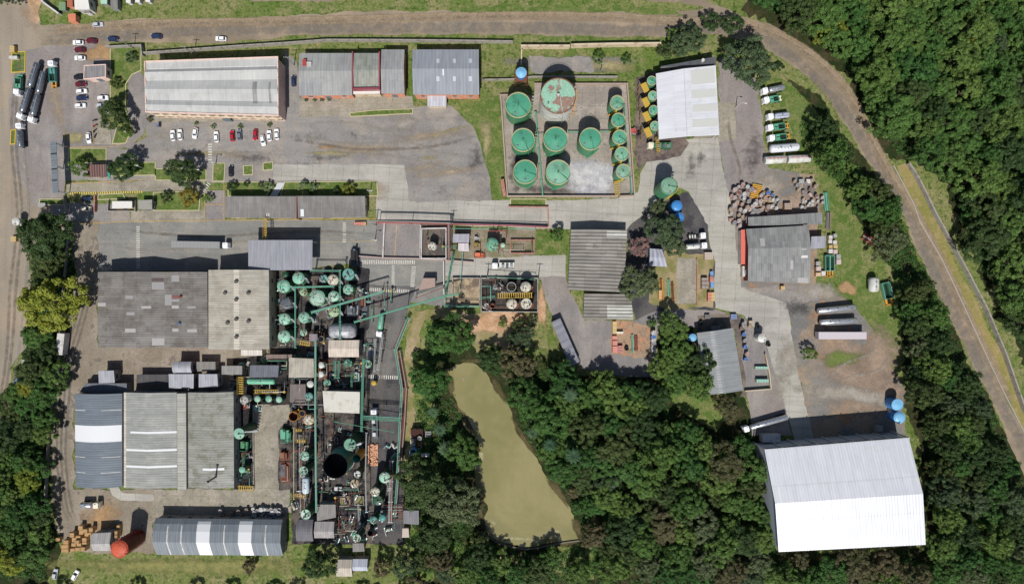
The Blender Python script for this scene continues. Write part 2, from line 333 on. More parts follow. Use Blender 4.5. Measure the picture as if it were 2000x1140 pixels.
# plant floors
sheet('yard',[(112,430),(192,430),(192,670),(530,670),(530,700),(470,770),(145,770),(145,955),(560,955),(560,1018),(300,1018),(300,1078),(128,1078),(108,1020),(98,900),(110,770),(135,640),(150,530)],dirty,.4)
blob('dirt_patch',200,1010,60,40,blobmat('orange soil mat',None,None),0,.9)
blob('dirt_patch',130,800,16,160,blobmat('pale dirt mat',None,None),-3,.7)
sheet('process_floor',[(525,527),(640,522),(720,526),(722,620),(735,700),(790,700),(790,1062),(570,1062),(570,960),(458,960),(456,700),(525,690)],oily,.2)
sheet('concrete_slab',[(492,790),(566,790),(566,812),(545,840),(543,1000),(494,975),(490,900)],slab,.2)
sheet('concrete_slab',[(300,955),(566,955),(570,1000),(300,1010)],slab,.2)
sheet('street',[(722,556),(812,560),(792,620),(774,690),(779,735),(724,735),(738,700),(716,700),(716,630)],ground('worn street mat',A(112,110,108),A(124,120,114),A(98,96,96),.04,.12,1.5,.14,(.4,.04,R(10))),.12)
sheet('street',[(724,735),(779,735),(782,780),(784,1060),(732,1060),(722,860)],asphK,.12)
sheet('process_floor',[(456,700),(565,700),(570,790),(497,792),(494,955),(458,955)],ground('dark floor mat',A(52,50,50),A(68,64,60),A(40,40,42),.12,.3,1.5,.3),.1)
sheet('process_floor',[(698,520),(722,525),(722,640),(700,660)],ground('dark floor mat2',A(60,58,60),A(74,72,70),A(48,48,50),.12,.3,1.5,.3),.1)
sheet('walkway',[(212,948),(232,950),(240,962),(300,965),(300,978),(236,976),(220,966)],conc,.05)
sheet('tank_farm_floor',[(978,188),(1044,186),(1044,166),(1224,166),(1237,383),(990,383)],farmfl,0)
blob('oil_stain',1010,330,26,50,sk,0,.8); blob('oil_stain',1070,370,80,18,sk,0,.7); blob('oil_stain',1205,250,14,90,sk,0,.6)
blob('spill',1152,345,70,52,blobmat('white residue mat',A(208,206,204),A(186,184,186)),0,1.5)
blob('spill',1140,370,40,16,blobmat('white residue mat',None,None),0,1.0)
sheet('soil_bank',[(810,604),(870,600),(940,612),(1048,612),(1050,640),(1030,700),(960,672),(930,690),(900,640),(880,620),(830,620),(812,700),(808,860),(830,960),(798,1000),(790,830),(786,700),(800,640)],tan,.5)
for (x,y,rx,ry,k) in [(950,632,46,26,1.7),(1000,625,40,20,1.3),(1010,660,30,20,.9),(1058,600,10,50,1.5),(990,614,50,10,1.3)]:
    blob('dirt_patch',x,y,rx,ry,blobmat('salmon soil mat',A(214,176,142),A(200,158,122)),0,k)
blob('grass_patch',1040,690,40,18,blobmat('grass blob mat',None,None),0,1.4); blob('grass_patch',1080,680,14,40,blobmat('grass blob mat',None,None),12,1.2)
blob('grass_patch',835,760,20,60,blobmat('grass blob mat',None,None),0,.8)
blob('dirt_patch',970,1090,80,30,blobmat('straw soil mat',None,None),0,.8)
blob('grass_patch',360,1105,300,24,blobmat('dry grass mat',A(150,146,92),A(128,130,80)),0,1.1)
# pond
g=G('pond water mat',.08,.6); c=g.mix(g.mr(g.noise(.03,6,rough=.65,dist=.6),.35,.65),A(140,134,86,.92),A(162,152,106,.92)); g.col(c); g.bump(g.noise(1.2,5,rough=.7),.25,.08)
ZI[0]+=1
sheet('pond_water',[(874,722),(890,712),(925,707),(951,727),(960,745),(973,762),(986,775),(999,797),(1003,822),(1008,846),(1026,868),(1043,889),(1061,925),(1080,948),(1096,964),(1112,992),(1126,1021),(1131,1054),(1078,1060),(1026,1071),(973,1058),(947,1039),(948,1010),(951,986),(936,960),(925,933),(934,900),(942,881),(936,865),(929,854),(907,837),(898,806),(890,784),(880,760)],g.m,.35)
sheet('yard',[(735,433),(822,437),(822,505),(735,503)],asphP,.05)
sheet('yard',[(822,437),(885,439),(885,505),(822,505)],ground('basin floor mat',A(104,96,88),A(90,84,80),A(118,108,98),.1,.2,1.3,.2),.05)
sheet('yard',[(880,447),(1046,448),(1046,500),(880,505)],ground('utility yard mat',A(150,138,120),A(134,124,108),A(122,120,84),.08,.2,1.3,.2),.15)
sheet('containment_floor',[(885,543),(937,543),(937,597),(884,597)],ground('tan pit mat',A(168,148,120),A(120,104,90),A(186,166,136),.06,.2,1.3,.15),0)
sheet('containment_floor',[(940,543),(1050,543),(1050,609),(940,608)],ground('black basin mat',A(64,60,58),A(84,78,72),A(50,48,48),.06,.2,1.3,.15),0)
sheet('yard',[(868,540),(885,540),(884,600),(868,600)],slab,.05)
blob('dirt_patch',1120,125,120,22,blobmat('grey yard mat',A(146,140,132),A(136,132,120)),0,1.6)
blob('dirt_patch',1190,130,60,16,blobmat('straw soil mat',None,None),0,1.0)
sheet('yard',[(1032,112),(1150,112),(1160,140),(1040,142)],asph,.4)
for (x,y,rx,ry,rt,k) in [(1000,1050,60,8,-5,.9),(1080,1040,40,10,5,.8),(965,1020,30,8,-30,.8),(938,890,9,14,0,1.4),(905,740,20,8,0,.6)]: blob('pond_scum',x,y,rx,ry,blobmat('scum mat',A(180,172,132),A(170,162,122)),rt,k)
for (x,y,rx,ry,rt) in [(880,750,8,30,15),(908,818,8,40,29),(934,985,9,60,12),(974,760,9,36,35),(1022,853,8,46,31),(1088,956,8,52,37),(1127,1030,9,30,10),(990,1066,50,7,-12),(1090,1062,45,7,5),(925,704,30,7,0)]: blob('mud_bank',x,y,rx,ry,blobmat('mud mat',A(104,94,66),A(86,80,52)),rt,1.3)
def track(name,px,w,mat,k):
    P=[Vector(W(*p)) for p in px]; q=[]
    for i in range(len(P)-1):
        a,b,c,d=P[max(0,i-1)],P[i],P[i+1],P[min(len(P)-1,i+2)]; n=max(2,int((c-b).length/4))
        for j in range(n): t=j/n; q.append(.5*((2*b)+(c-a)*t+(2*a-5*b+4*c-d)*t*t+(3*b-a-3*c+d)*t**3))
    q.append(P[-1]); ZI[0]+=1; z=ZI[0]*.0015; vs=[];fa=[];fs=[]
    for i,p in enumerate(q):
        d=(q[min(i+1,len(q)-1)]-q[max(i-1,0)]).normalized(); n=Vector((-d.y,d.x))*w/2; e=min(1,i/3,(len(q)-1-i)/3)
        for s_ in (-1,-.45,.45,1): vs.append((*(p+n*s_),z)); fa.append(0 if abs(s_)==1 else k*e)
    for i in range(len(q)-1):
        for j in range(3): fs.append((i*4+j,i*4+j+1,i*4+j+5,i*4+j+4)[::-1])
    me=bpy.data.meshes.new(name); me.from_pydata(vs,[],fs); me.materials.append(mat); me.attributes.new('fade','FLOAT','POINT').data.foreach_set('value',fa); o=bpy.data.objects.new(name,me); COL.objects.link(o); o['kind']='structure'
ag=blobmat('grey track mat',A(142,134,125),A(134,127,119)); tg_=blobmat('tan track mat',A(176,156,130),A(166,146,120)); dk_=blobmat('dark track mat',A(134,124,112),A(126,117,106)); lt_=blobmat('pale track mat',A(174,166,152),A(166,158,146))
inn=[(70,82),(300,66),(560,57),(960,54),(1200,60),(1300,60),(1400,56),(1480,74),(1540,107),(1580,140),(1625,187),(1665,243),(1700,303),(1733,352),(1772,412),(1808,497),(1852,590),(1892,668),(1926,740),(1976,830),(2040,950)]
out=[(90,60),(300,47),(560,42),(960,32),(1200,34),(1330,42),(1440,42),(1520,68),(1580,103),(1640,157),(1680,220),(1708,280),(1738,335),(1775,392),(1808,450),(1850,530),(1895,625),(1935,705),(1985,810)]
track('road_wear',inn,6.5,ag,.42); track('road_wear',out,4.5,tg_,.8)
for dx,m_,k_ in [(-4,tg_,.4),(5,dk_,.35),(12,tg_,.4)]: track('wheel_track',[(x-dx*.6,y+dx*.5) for x,y in out],1.6,m_,k_)
for dx in (0,9,22): track('wheel_track',[(36+dx*.4,100),(22+dx,260),(34+dx,420),(20+dx*1.3,560),(12+dx,700),(-20+dx,900)],1.8,(dk_,lt_,dk_)[dx%3],.45)
for dx in (0,8,17): track('wheel_track',[(168+dx,540),(150+dx,620),(128+dx,700),(116+dx,800),(112+dx,900),(126+dx,1000),(150+dx,1030)],1.4,(dk_,lt_,dk_)[dx%3],.5)
for k_,q in enumerate([[(560,262),(700,282),(850,270),(930,250)],[(560,270),(700,292),(850,286),(940,262)],[(620,300),(760,306),(880,330),(958,345)],[(600,240),(720,246),(860,300),(950,300)],[(310,300),(360,305),(400,290),(410,262)],[(300,262),(330,300),(370,312),(460,300),(560,302)],[(1430,180),(1440,240),(1470,290),(1490,330)],[(1420,190),(1426,270),(1445,330),(1440,400)],[(1600,800),(1650,740),(1720,720),(1750,660)],[(1590,780),(1640,715),(1700,690),(1740,640)],[(240,450),(400,462),(600,452),(720,456)],[(200,480),(330,490),(560,462),(720,466)],[(1560,640),(1580,720),(1600,790),(1640,830)],[(760,560),(756,640),(744,720),(750,860)]]): track('wheel_track',q,1.7,(lt_,dk_,lt_)[k_%3],.42)
# lawns with kerbs
kerbm=paint('kerb mat',A(196,186,150),.9,.12); kerbw=paint('grey kerb mat',A(176,172,162),.9,.12)
def island(px,mat=None,kerb=True,km=None):
    p=[W(*q) for q in px]; sheet('lawn',px,mat or lawn,0,z=.2+.004*len(px)/10,thick=.2)
    if kerb: strip(MB(),ccw(p),.32,0,.24,True).build('kerb',km or kerbm,kind='structure')
for q in [[(216,92),(276,92),(276,138),(258,146),(246,165),(246,215),(256,240),(248,250),(240,215),(216,200)],[(135,290),(208,290),(208,318),(135,318)],[(213,318),(304,317),(304,342),(213,344)],[(304,330),(403,330),(403,352),(304,352)],[(417,319),(440,319),(438,354),(416,354)],[(476,324),(494,323),(494,341),(476,342)],[(514,319),(533,316),(533,331),(515,333)],[(446,356),(536,356),(520,383),(446,383)],[(556,356),(736,354),(738,383),(548,383)],[(192,380),(240,378),(245,388),(192,390)],[(300,376),(392,374),(389,411),(300,411)],[(683,221),(728,216),(806,213),(806,222),(685,228)],[(79,389),(126,389),(126,400),(77,400)],[(228,250),(254,262),(246,280),(220,281)],[(997,389),(1066,389),(1066,402),(997,402)]]: island(q)
for (x,y,w,h) in [(24,103,26,38),(22,255,9,26)]: island([(x,y),(x+w,y-2),(x+w-1,y+h),(x-1,y+h+1)],lawn,True,paint('yellow kerb mat',A(214,182,60),.8,.15))
sheet('lawn',[(1046,452),(1104,452),(1104,495),(1046,497)],lawn,.2,z=.19)
sheet('lawn',[(888,195),(934,193),(976,188),(988,383),(962,388),(957,350),(945,310),(938,278),(925,246),(912,238)],lawn,.15,z=.19)
blob('dirt_patch',950,265,12,60,blobmat('straw soil mat',None,None),5,1.0).location.z=.05
sheet('walkway',[(543,357),(557,357),(541,384),(527,384)],paint('path slab mat',A(206,208,208),.9),0,z=.262)
# markings
white=paint('white marking mat',A(214,210,198),.9,.25,A(170,164,152),1.5); yellow=paint('yellow marking mat',A(212,172,92),.9,.25,A(170,150,110),1.2)
def crossing(x0,y0,x1,y1,w,pitch,duty=.5,mat=white,name='crosswalk'):
    a=Vector(W(x0,y0)); b=Vector(W(x1,y1)); d=(b-a); L=d.length; d.normalize(); n=Vector((-d.y,d.x))*w*S/2; k=int(L/(pitch*S)); m=MB()
    for i in range(k):
        p=a+d*(i*pitch*S); q=p+d*(pitch*S*duty); m.add([(*(p-n),.19),(*(q-n),.19),(*(q+n),.19),(*(p+n),.19)],[(0,1,2,3)])
    m.build(name,mat,kind='structure')
for a in [(270.5,442,270.5,527,7,3.5),(673,435,673,475,7,3.6),(411,281,411,318,8,5),(391,381,411,355,8,4.5),(707,511.5,814,512,8,3.5),(768,518,768,561,6,3.7),(808.5,520,805,563,8,3.8),(722,565,802,569,7,3.6),(720,735,780,737,7,4.2)]: crossing(*a)
crossing(137,378,285,374.5,4.5,4.5,.5,paint('yellow hatch mat',A(214,190,96),.9),'kerb_marking')
crossing(185,376,284,371,3,300,1,slab,'walkway')
def line(pts,w=.18,mat=yellow,name='lane_marking',z=.185): strip(MB(),[W(*p) for p in pts],w,z-.003,z,False).build(name,mat,kind='structure')
for l in [[(104,440),(256,432),(735,427)],[(438,356),(438,430)],[(400,400),(438,399)],[(400,372),(400,434)],[(775,440),(771,503)],[(126,254),(127,288),(225,286),(252,276)],[(180,237),(183,283)],[(135,358),(250,354),(300,348)]]: line(l)
for l in [[(445,473),(486,473)],[(612,473),(735,470)]]: line(l,.2,paint('faded marking mat',A(186,170,128),.9))
# ================= ROOFS & BUILDINGS =================
def roofmat(name,c,c2=None,rib=1.0,rs=.25,pw=1.1,ph=2.4,pv=.08,stain=None,st=.5,seam=.1,streak=.12,rough=.65,metal=0,bump=.25,spec=.3,stt=(.52,.68)):
    if name in MC: return MC[name]
    g=G(name,rough,spec,metal); uv=g.n('ShaderNodeUVMap'); sp=g.t.nodes.new('ShaderNodeSeparateXYZ'); g.t.links.new(uv,sp.inputs[0]); u,v=sp.outputs[0],sp.outputs[1]
    cb=g.t.nodes.new('ShaderNodeCombineXYZ'); g.t.links.new(g.m2('FLOOR',g.m2('DIVIDE',u,pw)),cb.inputs[0]); g.t.links.new(g.m2('FLOOR',g.m2('DIVIDE',v,ph)),cb.inputs[1])
    wn=g.n('ShaderNodeTexWhiteNoise',Vector=cb.outputs[0]); 
    col=g.mix(g.mr(g.noise(.08,4),.35,.65),c,c2 or c)
    col=g.mul(col,g.mr(wn,0,1,1-pv,1+pv))
    if stain: col=g.mix(g.mr(g.noise(.22,6,rough=.7),stt[0],stt[1],0,st),col,stain)
    s2=g.vscale(uv,.9,.1,1); col=g.mul(col,g.mr(g.noise(1,4,s2,.6),.3,.7,1-streak,1+streak))
    col=g.mul(col,g.mr(g.m2('FRACT',g.m2('DIVIDE',v,ph)),0,.07,1-seam,1))
    rb=g.m2('SINE',g.m2('MULTIPLY',u,2*PI/rib)); col=g.mul(col,g.m2('ADD',1.0,g.m2('MULTIPLY',rb,rs*.4))); g.col(col)  # rib shading put into the colour: crests lighter, troughs darker
    g.bump(rb,bump,.1*rib); MC[name]=g.m; return g.m
def gable(r=1.2,k=.5): return [(0,0),(k,r),(1,0)]
def arch(r,n=10): return [(i/n,r*math.sin(PI*i/n)) for i in range(n+1)]
mono=lambda a=.3,b=0: [(0,a),(1,b)]
wallP=paint('pink wall mat',A(240,210,196),.9,.1,A(214,172,156),.5); wallR=paint('salmon brick wall mat',A(214,142,112),.9,.15,A(228,180,150),.8)
wallG=paint('grey wall mat',A(150,148,144),.9,.12,A(110,106,100),.5); wallC=paint('cream wall mat',A(214,196,168),.9,.1,A(170,140,110),.4)
wallD=paint('dark red wall mat',A(120,60,54),.9,.15); wallW=paint('white wall mat',A(214,210,206),.9,.08,A(170,164,156),.5)
glass=paint('window glass mat',(.03,.04,.05),.12,.1); black=paint('black mat',(.015,.015,.017),.7); rubber=paint('rubber mat',(.02,.02,.02),.85)
doorm=paint('door mat',(.12,.16,.18),.6); framem=paint('frame mat',(.5,.5,.48),.6)
class Bld:
    def __init__(s,label,cat,C,h,prof,axis='x',roof=None,wall=wallG,ov=.35,name='building',zb=0,walls=True,wins='auto',group=None,openside=False,zr=.14):
        s.h=h
        if len(C)==2: (x0,y0),(x1,y1)=C; C=[(x0,y0),(x1,y0),(x1,y1),(x0,y1)]
        s.C=C; w=[Vector(W(*c,h)) for c in C] # NW NE SE SW
        if axis=='x': s.q=[w[0],w[1],w[3],w[2]]; px=[C[0],C[1],C[3],C[2]]   # u:W->E, t:N->S ; corners (u0t0,u1t0,u0t1,u1t1)
        else: s.q=[w[0],w[3],w[1],w[2]]; px=[C[0],C[3],C[1],C[2]]          # u:N->S, t:W->E
        s.px=[Vector(p) for p in px]; s.prof=prof; s.axis=axis
        cx=sum(v.x for v in w)/4; cy=sum(v.y for v in w)/4; s.c=(cx,cy)
        s.r=wroot(name,label,cat,cx,cy,group)
        s.Lu=(s.q[1]-s.q[0]).length; s.Lt=(s.q[2]-s.q[0]).length; s.flip=(axis=='y')
        s.roof=s.slab('roof',0,1,0,1,roof,0,zr); s.wins=wins; s.zb=zb
        if walls: s.mkwalls(wall,ov)
    def P(s,u,t,dz=0):
        a=s.q[0].lerp(s.q[1],u); b=s.q[2].lerp(s.q[3],u); p=a.lerp(b,t); return (p.x,p.y,s.h+s.z(t)+dz)
    def z(s,t):
        pr=s.prof
        for (a,za),(b,zb) in zip(pr,pr[1:]):
            if t<=b+1e-9: return za+(zb-za)*max(0,min(1,(t-a)/(b-a)))
        return pr[-1][1]
    def ut(s,px,py):
        p=Vector((px,py)); o=s.px[0]; a=s.px[1]-o; b=s.px[2]-o; d=p-o; D=a.x*b.y-a.y*b.x
        return ((d.x*b.y-d.y*b.x)/D,(a.x*d.y-a.y*d.x)/D)
    def slab(s,name,u0,u1,t0,t1,mat,dz=0,th=.12,parent=None):
        ts=[t0]+[a for a,_ in s.prof if t0+1e-4<a<t1-1e-4]+[t1]; m=MB(); n=len(ts)
        top=[s.P(u0,t,dz) for t in ts]+[s.P(u1,t,dz) for t in ts]; bot=[(x,y,z-th) for x,y,z in top]
        vl=[t*s.Lt for t in ts]; U0,U1=u0*s.Lu,u1*s.Lu
        fo=lambda f:f if s.axis=='x' else f[::-1]
        for i in range(n-1):
            f=(i,i+1,n+i+1,n+i); uv=[(U0,vl[i]),(U0,vl[i+1]),(U1,vl[i+1]),(U1,vl[i])]
            if s.axis!='x': f=f[::-1]; uv=uv[::-1]
            m.add(top,[f],False,[uv]); m.add(bot,[f[::-1]])
        al=top+bot; k=2*n
        for i in range(n-1):
            m.add(al,[fo((i,k+i,k+i+1,i+1)),fo((n+i,n+i+1,k+n+i+1,k+n+i))],False,[[(U0,vl[i])]*4]*2)
        m.add(al,[fo((0,n,k+n,k)),fo((n-1,k+n-1,k+2*n-1,2*n-1))],False,[[(U0,0)]*4]*2)
        return m.build(name,mat,parent or s.r)
    def mkwalls(s,wall,ov):
        eu=min(.4,ov/s.Lu); et=min(.4,ov/s.Lt); ts=[et]+[a for a,_ in s.prof if et<a<1-et]+[1-et]; m=MB(); n=len(ts)
        def B(u,t): x,y,_=s.P(u,t); return (x,y,s.zb)
        top=[s.P(eu,t,-.16) for t in ts]+[s.P(1-eu,t,-.16) for t in ts]; bot=[B(eu,t) for t in ts]+[B(1-eu,t) for t in ts]
        al=top+bot; k=2*n; fo=lambda f:f if s.axis=='x' else f[::-1]
        for i in range(n-1): m.add(al,[fo((i,k+i,k+i+1,i+1)),fo((n+i,n+i+1,k+n+i+1,k+n+i))])
        m.add(al,[fo((0,n,k+n,k)),fo((n-1,k+n-1,k+2*n-1,2*n-1))]); s.wall=m.build('wall',wall,s.r)
        if s.wins=='auto':
            cs=[B(eu,et),B(1-eu,et),B(1-eu,1-et),B(eu,1-et)]
            if s.axis=='y': cs=[cs[0],cs[3],cs[2],cs[1]]
            cs=[Vector(c[:2]) for c in cs]; hh=s.h
            for i in range(4):
                a,b=cs[i],cs[(i+1)%4]; L=(b-a).length; d=(b-a)/L; nn=Vector((d.y,-d.x))
                mid=(a+b)/2
                if (mid+nn-Vector(s.c)).length<(mid-Vector(s.c)).length: nn=-nn
                ang=math.atan2(d.y,d.x); c=max(1,min(6,int(L/6)))
                for j in range(c):
                    p=a+d*(L*(j+.5)/c)+nn*.03
                    if j==c//2 and i%2==0: MB().box(p.x,p.y,.05,2.0 if hh>4 else 1,.12,min(3,hh*.6),ang).build('door',doorm,s.r)
                    else:
                        wn=MB().box(p.x,p.y,hh*.45,1.6,.1,min(1.2,hh*.25),ang).build('window',glass,s.r)
                        MB().box(p.x+nn.x*.05,p.y+nn.y*.05,hh*.45-.12,1.9,.16,.1,ang).build('sill',framem,wn)
    def patch(s,name,x0,y0,x1,y1,mat,dz=.06,th=.05):
        u0,t0=s.ut(x0,y0); u1,t1=s.ut(x1,y1)
        if u0>u1:u0,u1=u1,u0
        if t0>t1:t0,t1=t1,t0
        cl=lambda v:max(0.0,min(1.0,v)); return s.slab(name,cl(u0),cl(u1),cl(t0),cl(t1),mat,dz,th)
    def pt(s,x,y,dz=0): return s.P(*s.ut(x,y),dz)
    def vent(s,x,y,r,mat,name='roof_vent'):
        p=s.pt(x,y); v=MB().cyl(p[0],p[1],p[2]-.1,p[2]+.5,r*.8).build(name,mat,s.r); MB().cyl(p[0],p[1],p[2]+.6,p[2]+.9,r,r*.3).build('cap',mat,v)
    def parapet(s,mat,w=.3,zz=.7):
        pts=[(p[0],p[1]) for p in (s.P(0,0),s.P(1,0),s.P(1,1),s.P(0,1))]; strip(MB(),ccw(pts),w,s.h-.4,s.h+zz,True).build('parapet',mat,s.r)
asb=A(176,174,168); 
rm_office=roofmat('pale fibre roof mat',A(194,193,188),A(184,184,180),1.1,.04,1.1,2.4,.03,A(160,158,152),.4,bump=.08,streak=.06)
b=Bld('long office block with pale three-ridged roof and pink walls behind the car row','office building',[(284,121),(543,112),(544,226),(286,219)],8.6,[(0,0),(.14,.0),(.15,-.15),(.22,.8),(.38,0),(.56,.9),(.76,0),(.86,.7),(1,0)],'x',rm_office,wallP,.35,wins=None)
b.parapet(wallP,.35,.5)
for i in range(14):
    u=(i+.5)/14; x,y,_=b.P(u,1-.35/b.Lt)
    for z0 in (1.2,4.6): wn=MB().box(x,y-.03,z0,2.2,.12,1.3).build('window',glass,b.r); MB().box(x,y-.1,z0-.12,2.6,.2,.12).build('sill',wallC,wn)
for z0 in (3.6,7.4): 
    a=b.P(0,1-.2/b.Lt);c=b.P(1,1-.2/b.Lt); strip(MB(),[(a[0]+.5,a[1]-.1),(c[0]-.5,c[1]-.1)],.5,z0,z0+.2).build('ledge',wallC,b.r)
x,y,_=b.P(.55,1); MB().box(x,y-.3,.1,3,.4,2.8).build('door',doorm,b.r)
for q in [(495,155,504,192),(526,155,531,190)]: b.patch('roof_patch',*q,roofmat('dark fibre patch mat',A(150,148,146)),.05)
rg=roofmat('grey fibre roof mat',A(150,150,150),A(162,162,158),1.1,.12,1.1,2.4,.04,A(136,134,132),.4)
b=Bld('grey gabled annex with two small roof units and salmon planters','annex',[(585,104),(689,104),(688,186),(585,187)],5.2,gable(1.3,.45),'x',rg,wallR)
p=b.pt(597,125); MB().box(p[0],p[1],p[2]-.2,1.4,2.4,1.1).build('roof_unit',paint('red box mat',A(170,70,70),.6),b.r); p=b.pt(606,128); MB().box(p[0],p[1],p[2]-.2,1.8,1.6,.9).build('roof_unit',wallW,b.r)
b=Bld('central annex with patched mossy roof between red parapets','annex',[(690,104),(742,104),(742,176),(690,176)],5.8,gable(.9,.48),'x',roofmat('mossy fibre roof mat',A(140,144,136),A(160,158,146),1.1,.12,1.1,2.4,.1,A(124,128,110),.5),wallC)
for (x0,y0,x1,y1) in [(689.8,103,689.8,176),(742,103,742,176),(690,175,742,174)]:
    w0=Vector(W(x0,y0,5.8));w1=Vector(W(x1,y1,5.8)); strip(MB(),[tuple(w0),tuple(w1)],.45,.1,7.0).build('parapet',paint('maroon parapet mat',A(150,72,82),.8),b.r)
b2=Bld('white canopy strip over the entrance of the patched annex','canopy',[(690,177),(742,176),(742,183),(690,184)],4.2,mono(.1,0),'x',paint('white roof mat',A(226,222,214),.6),wallC,.2,wins=None,name='canopy')
b=Bld('narrow grey gabled annex east of the red parapet','annex',[(745,97),(790,97),(790,183),(745,183)],5.3,gable(1.3,.48),'x',rg,wallR)
rz=roofmat('zinc roof mat',A(146,150,156),A(150,154,160),1.3,.14,1.3,30,.02,A(140,144,150),.3,seam=0)
b=Bld('square grey metal-roofed hall with six skylights and brick walls','hall',[(806,97),(935,97),(936,185),(807,185)],6.5,gable(1.6,.46),'x',rz,wallR)
for x in (856,888,919):
    for y in (121,156): b.patch('skylight',x-3,y-4.5,x+3,y+4.5,paint('skylight mat',A(196,198,202),.5),.1)
b.patch('skylight',865,138,868,150,paint('white sheet mat',A(226,226,226),.5),.1)
Bld('small light metal porch roof on the south side of the skylight hall','porch roof',[(835,186),(872,186),(872,208),(835,208)],3.6,mono(.4,0),'x',roofmat('light zinc mat',A(190,190,196),None,1.2,.2,seam=0),wallC,.3,name='porch',wins=None)
b=Bld('small flat gatehouse with grey ribbed roof and pink parapet','gatehouse',[(166,129),(207,127),(207,151),(165,155)],4.5,mono(.3,0),'x',roofmat('gate roof mat',A(136,132,132),None,1.0,.3,seam=0),wallP); b.parapet(wallP,.3,.4)
sl_=roofmat('slate metal mat',A(118,126,132),A(112,120,128),1.0,.12,3,30,.02,seam=0)
b=Bld('long narrow slate canopy over the west gate','gate canopy',[(98,278),(111,277),(115,376),(103,377)],6.0,mono(.0,.3),'y',sl_,None,walls=False,name='gate_canopy')
for (x,y) in [(99,280),(110,280),(104,373),(114,373),(101,325),(112,325)]:
    w=W(x,y,6); MB().cyl(w[0],w[1],0,5.8,.18,n=10).build('column',framem,b.r)
for y in (300,330,352): b.patch('roof_rib',99,y,113,y+1,black,.1)
b=Bld('brown slatted pergola shelter between the two gate trees','shelter',[(171,322),(208,321),(208,346),(172,346)],3.2,mono(.2,0),'x',roofmat('brown slat mat',A(120,92,86),None,1.0,1.2,1,30,.1,seam=0,bump=.8),wallC,.4,name='shelter')
Bld('tiny teal awning beside the brown pergola shelter','awning',[(208,322),(215,324),(215,349),(211,349)],2.8,mono(.1,0),'x',paint('teal awning mat',A(70,150,144),.7),None,walls=False,name='awning')
b=Bld('long white container house standing in a low walled bay','container house',[(219,393),(258,393),(258,406),(219,407)],2.8,mono(.05,0),'x',paint('white roof mat',None),wallC,.1,name='container_house')
Bld('square concrete roofed booth beside the white container house','booth',[(270,391),(297,390),(297,409),(270,409)],3.2,mono(0.02,0),'x',paint('concrete roof mat',A(158,154,146),.9,.1,A(134,130,122),.4),wallG,.2,name='booth')
rdk=roofmat('weathered dark roof mat',A(122,118,114),A(134,130,126),.9,.12,1.1,2.6,.06,A(146,144,140),.5,seam=.15)
b=Bld('long low weathered shed west half along the inner street','shed',[(440,384),(580,384),(579,426),(440,425)],4.2,mono(.8,0),'x',rdk,wallC)
for x in (522,526): b.patch('skylight',x-1,416,x+1,422,white,.08)
b=Bld('long low weathered shed east half beyond the red party wall','shed',[(582,383.5),(714,383.5),(714,424),(582,426)],4.35,mono(.8,0),'x',rdk,wallC)
b.patch('skylight',587.5,409,594,423,paint('white sheet mat',None),.08)
w0=Vector(W(580.8,383,4.3)); w1=Vector(W(580.8,427,4.3)); strip(MB(),[tuple(w0),tuple(w1)],.35,.1,5.3).build('party_wall',paint('party wall mat',A(140,84,80),.9),None,cat='wall',label='narrow dark red party wall dividing the long weathered shed')
# plant warehouses
rbr=roofmat('brown weathered roof mat',A(134,130,124),A(122,117,111),.9,.1,2.4,5.2,.1,A(104,96,88),.75,seam=.16,streak=.14,stt=(.46,.62))
b=Bld('wide brown weathered warehouse roof with scattered pale patches','warehouse',[(191,531),(405,531),(406,678),(191,678)],7.2,[(0,0),(.115,.9),(.17,.7),(.39,1.8),(.615,0),(.79,1.7),(1,0)],'y',rbr,wallD,.3,name='warehouse')
pp=paint('pale patch mat',A(176,172,168),.8,.1); p2=paint('mid patch mat',A(158,154,152),.8,.1)
for k,q in enumerate([(190,591,209,598),(249,577,265,583),(281,597,298,602),(251,609,268,615),(248,641,270,648),(299,551,321,565),(299,660,321,674),(322,575,337,596),(337,596,353,602),(337,584,354,589),(338,641,352,647),(369,597,384,602),(369,642,386,648),(337,537,354,550)]): b.patch('roof_patch',*q,(pp,p2)[k%2],.05)
b.patch('roof_patch',299,543,320,549,paint('dark patch mat',A(96,80,78),.8),.05); b.patch('roof_patch',337,577,360,582,paint('red patch mat',A(132,88,84),.8),.05)
b.vent(355,631,.6,paint('blue vent mat',A(80,110,140),.4)); b.vent(358,579,.6,paint('rust mat',A(120,70,50),.8))
rbe=roofmat('beige roof mat',A(182,174,158),A(172,166,152),.9,.12,1.1,3,.04,A(154,145,130),.7,seam=.06,streak=.14,stt=(.47,.6))
b=Bld('beige ribbed warehouse roof with eight round vents','warehouse',[(407,527),(525,527),(526,682),(407,682)],8.3,gable(1.7,.5),'y',rbe,wallC,.3,name='warehouse')
b.patch('ridge_cap',460,527,471,682,roofmat('pale ridge mat',A(198,190,174)),.06)
for (x,y) in [(466,550),(443,572),(488,572),(466,585),(466,623),(448,630),(488,627),(466,657)]: b.vent(x,y,.75,paint('dark vent mat',A(96,90,84),.7))
Bld('small white lean-to roof under the beige warehouse','lean-to',[(471,683),(512,683),(512,694),(471,694)],4.5,mono(.2,0),'x',roofmat('white rib mat',A(206,200,192),None,1.0,.2,seam=0),wallC,.2,name='lean_to',wins=None)
b=Bld('tall grey metal truck canopy over the inner street','canopy',[(486,469),(611,469),(610,527),(485,528)],7.4,mono(.5,0),'x',roofmat('grey zinc roof mat',A(152,152,158),A(144,146,152),1.2,.12,1.2,40,.03,A(136,136,142),.3,seam=0),None,walls=False,name='truck_canopy')
for i in range(5):
    for t in (.04,.96): x,y,z=b.P(.03+.235*i,t); MB().box(x,y,0,.3,.3,z-.15).build('column',framem,b.r)
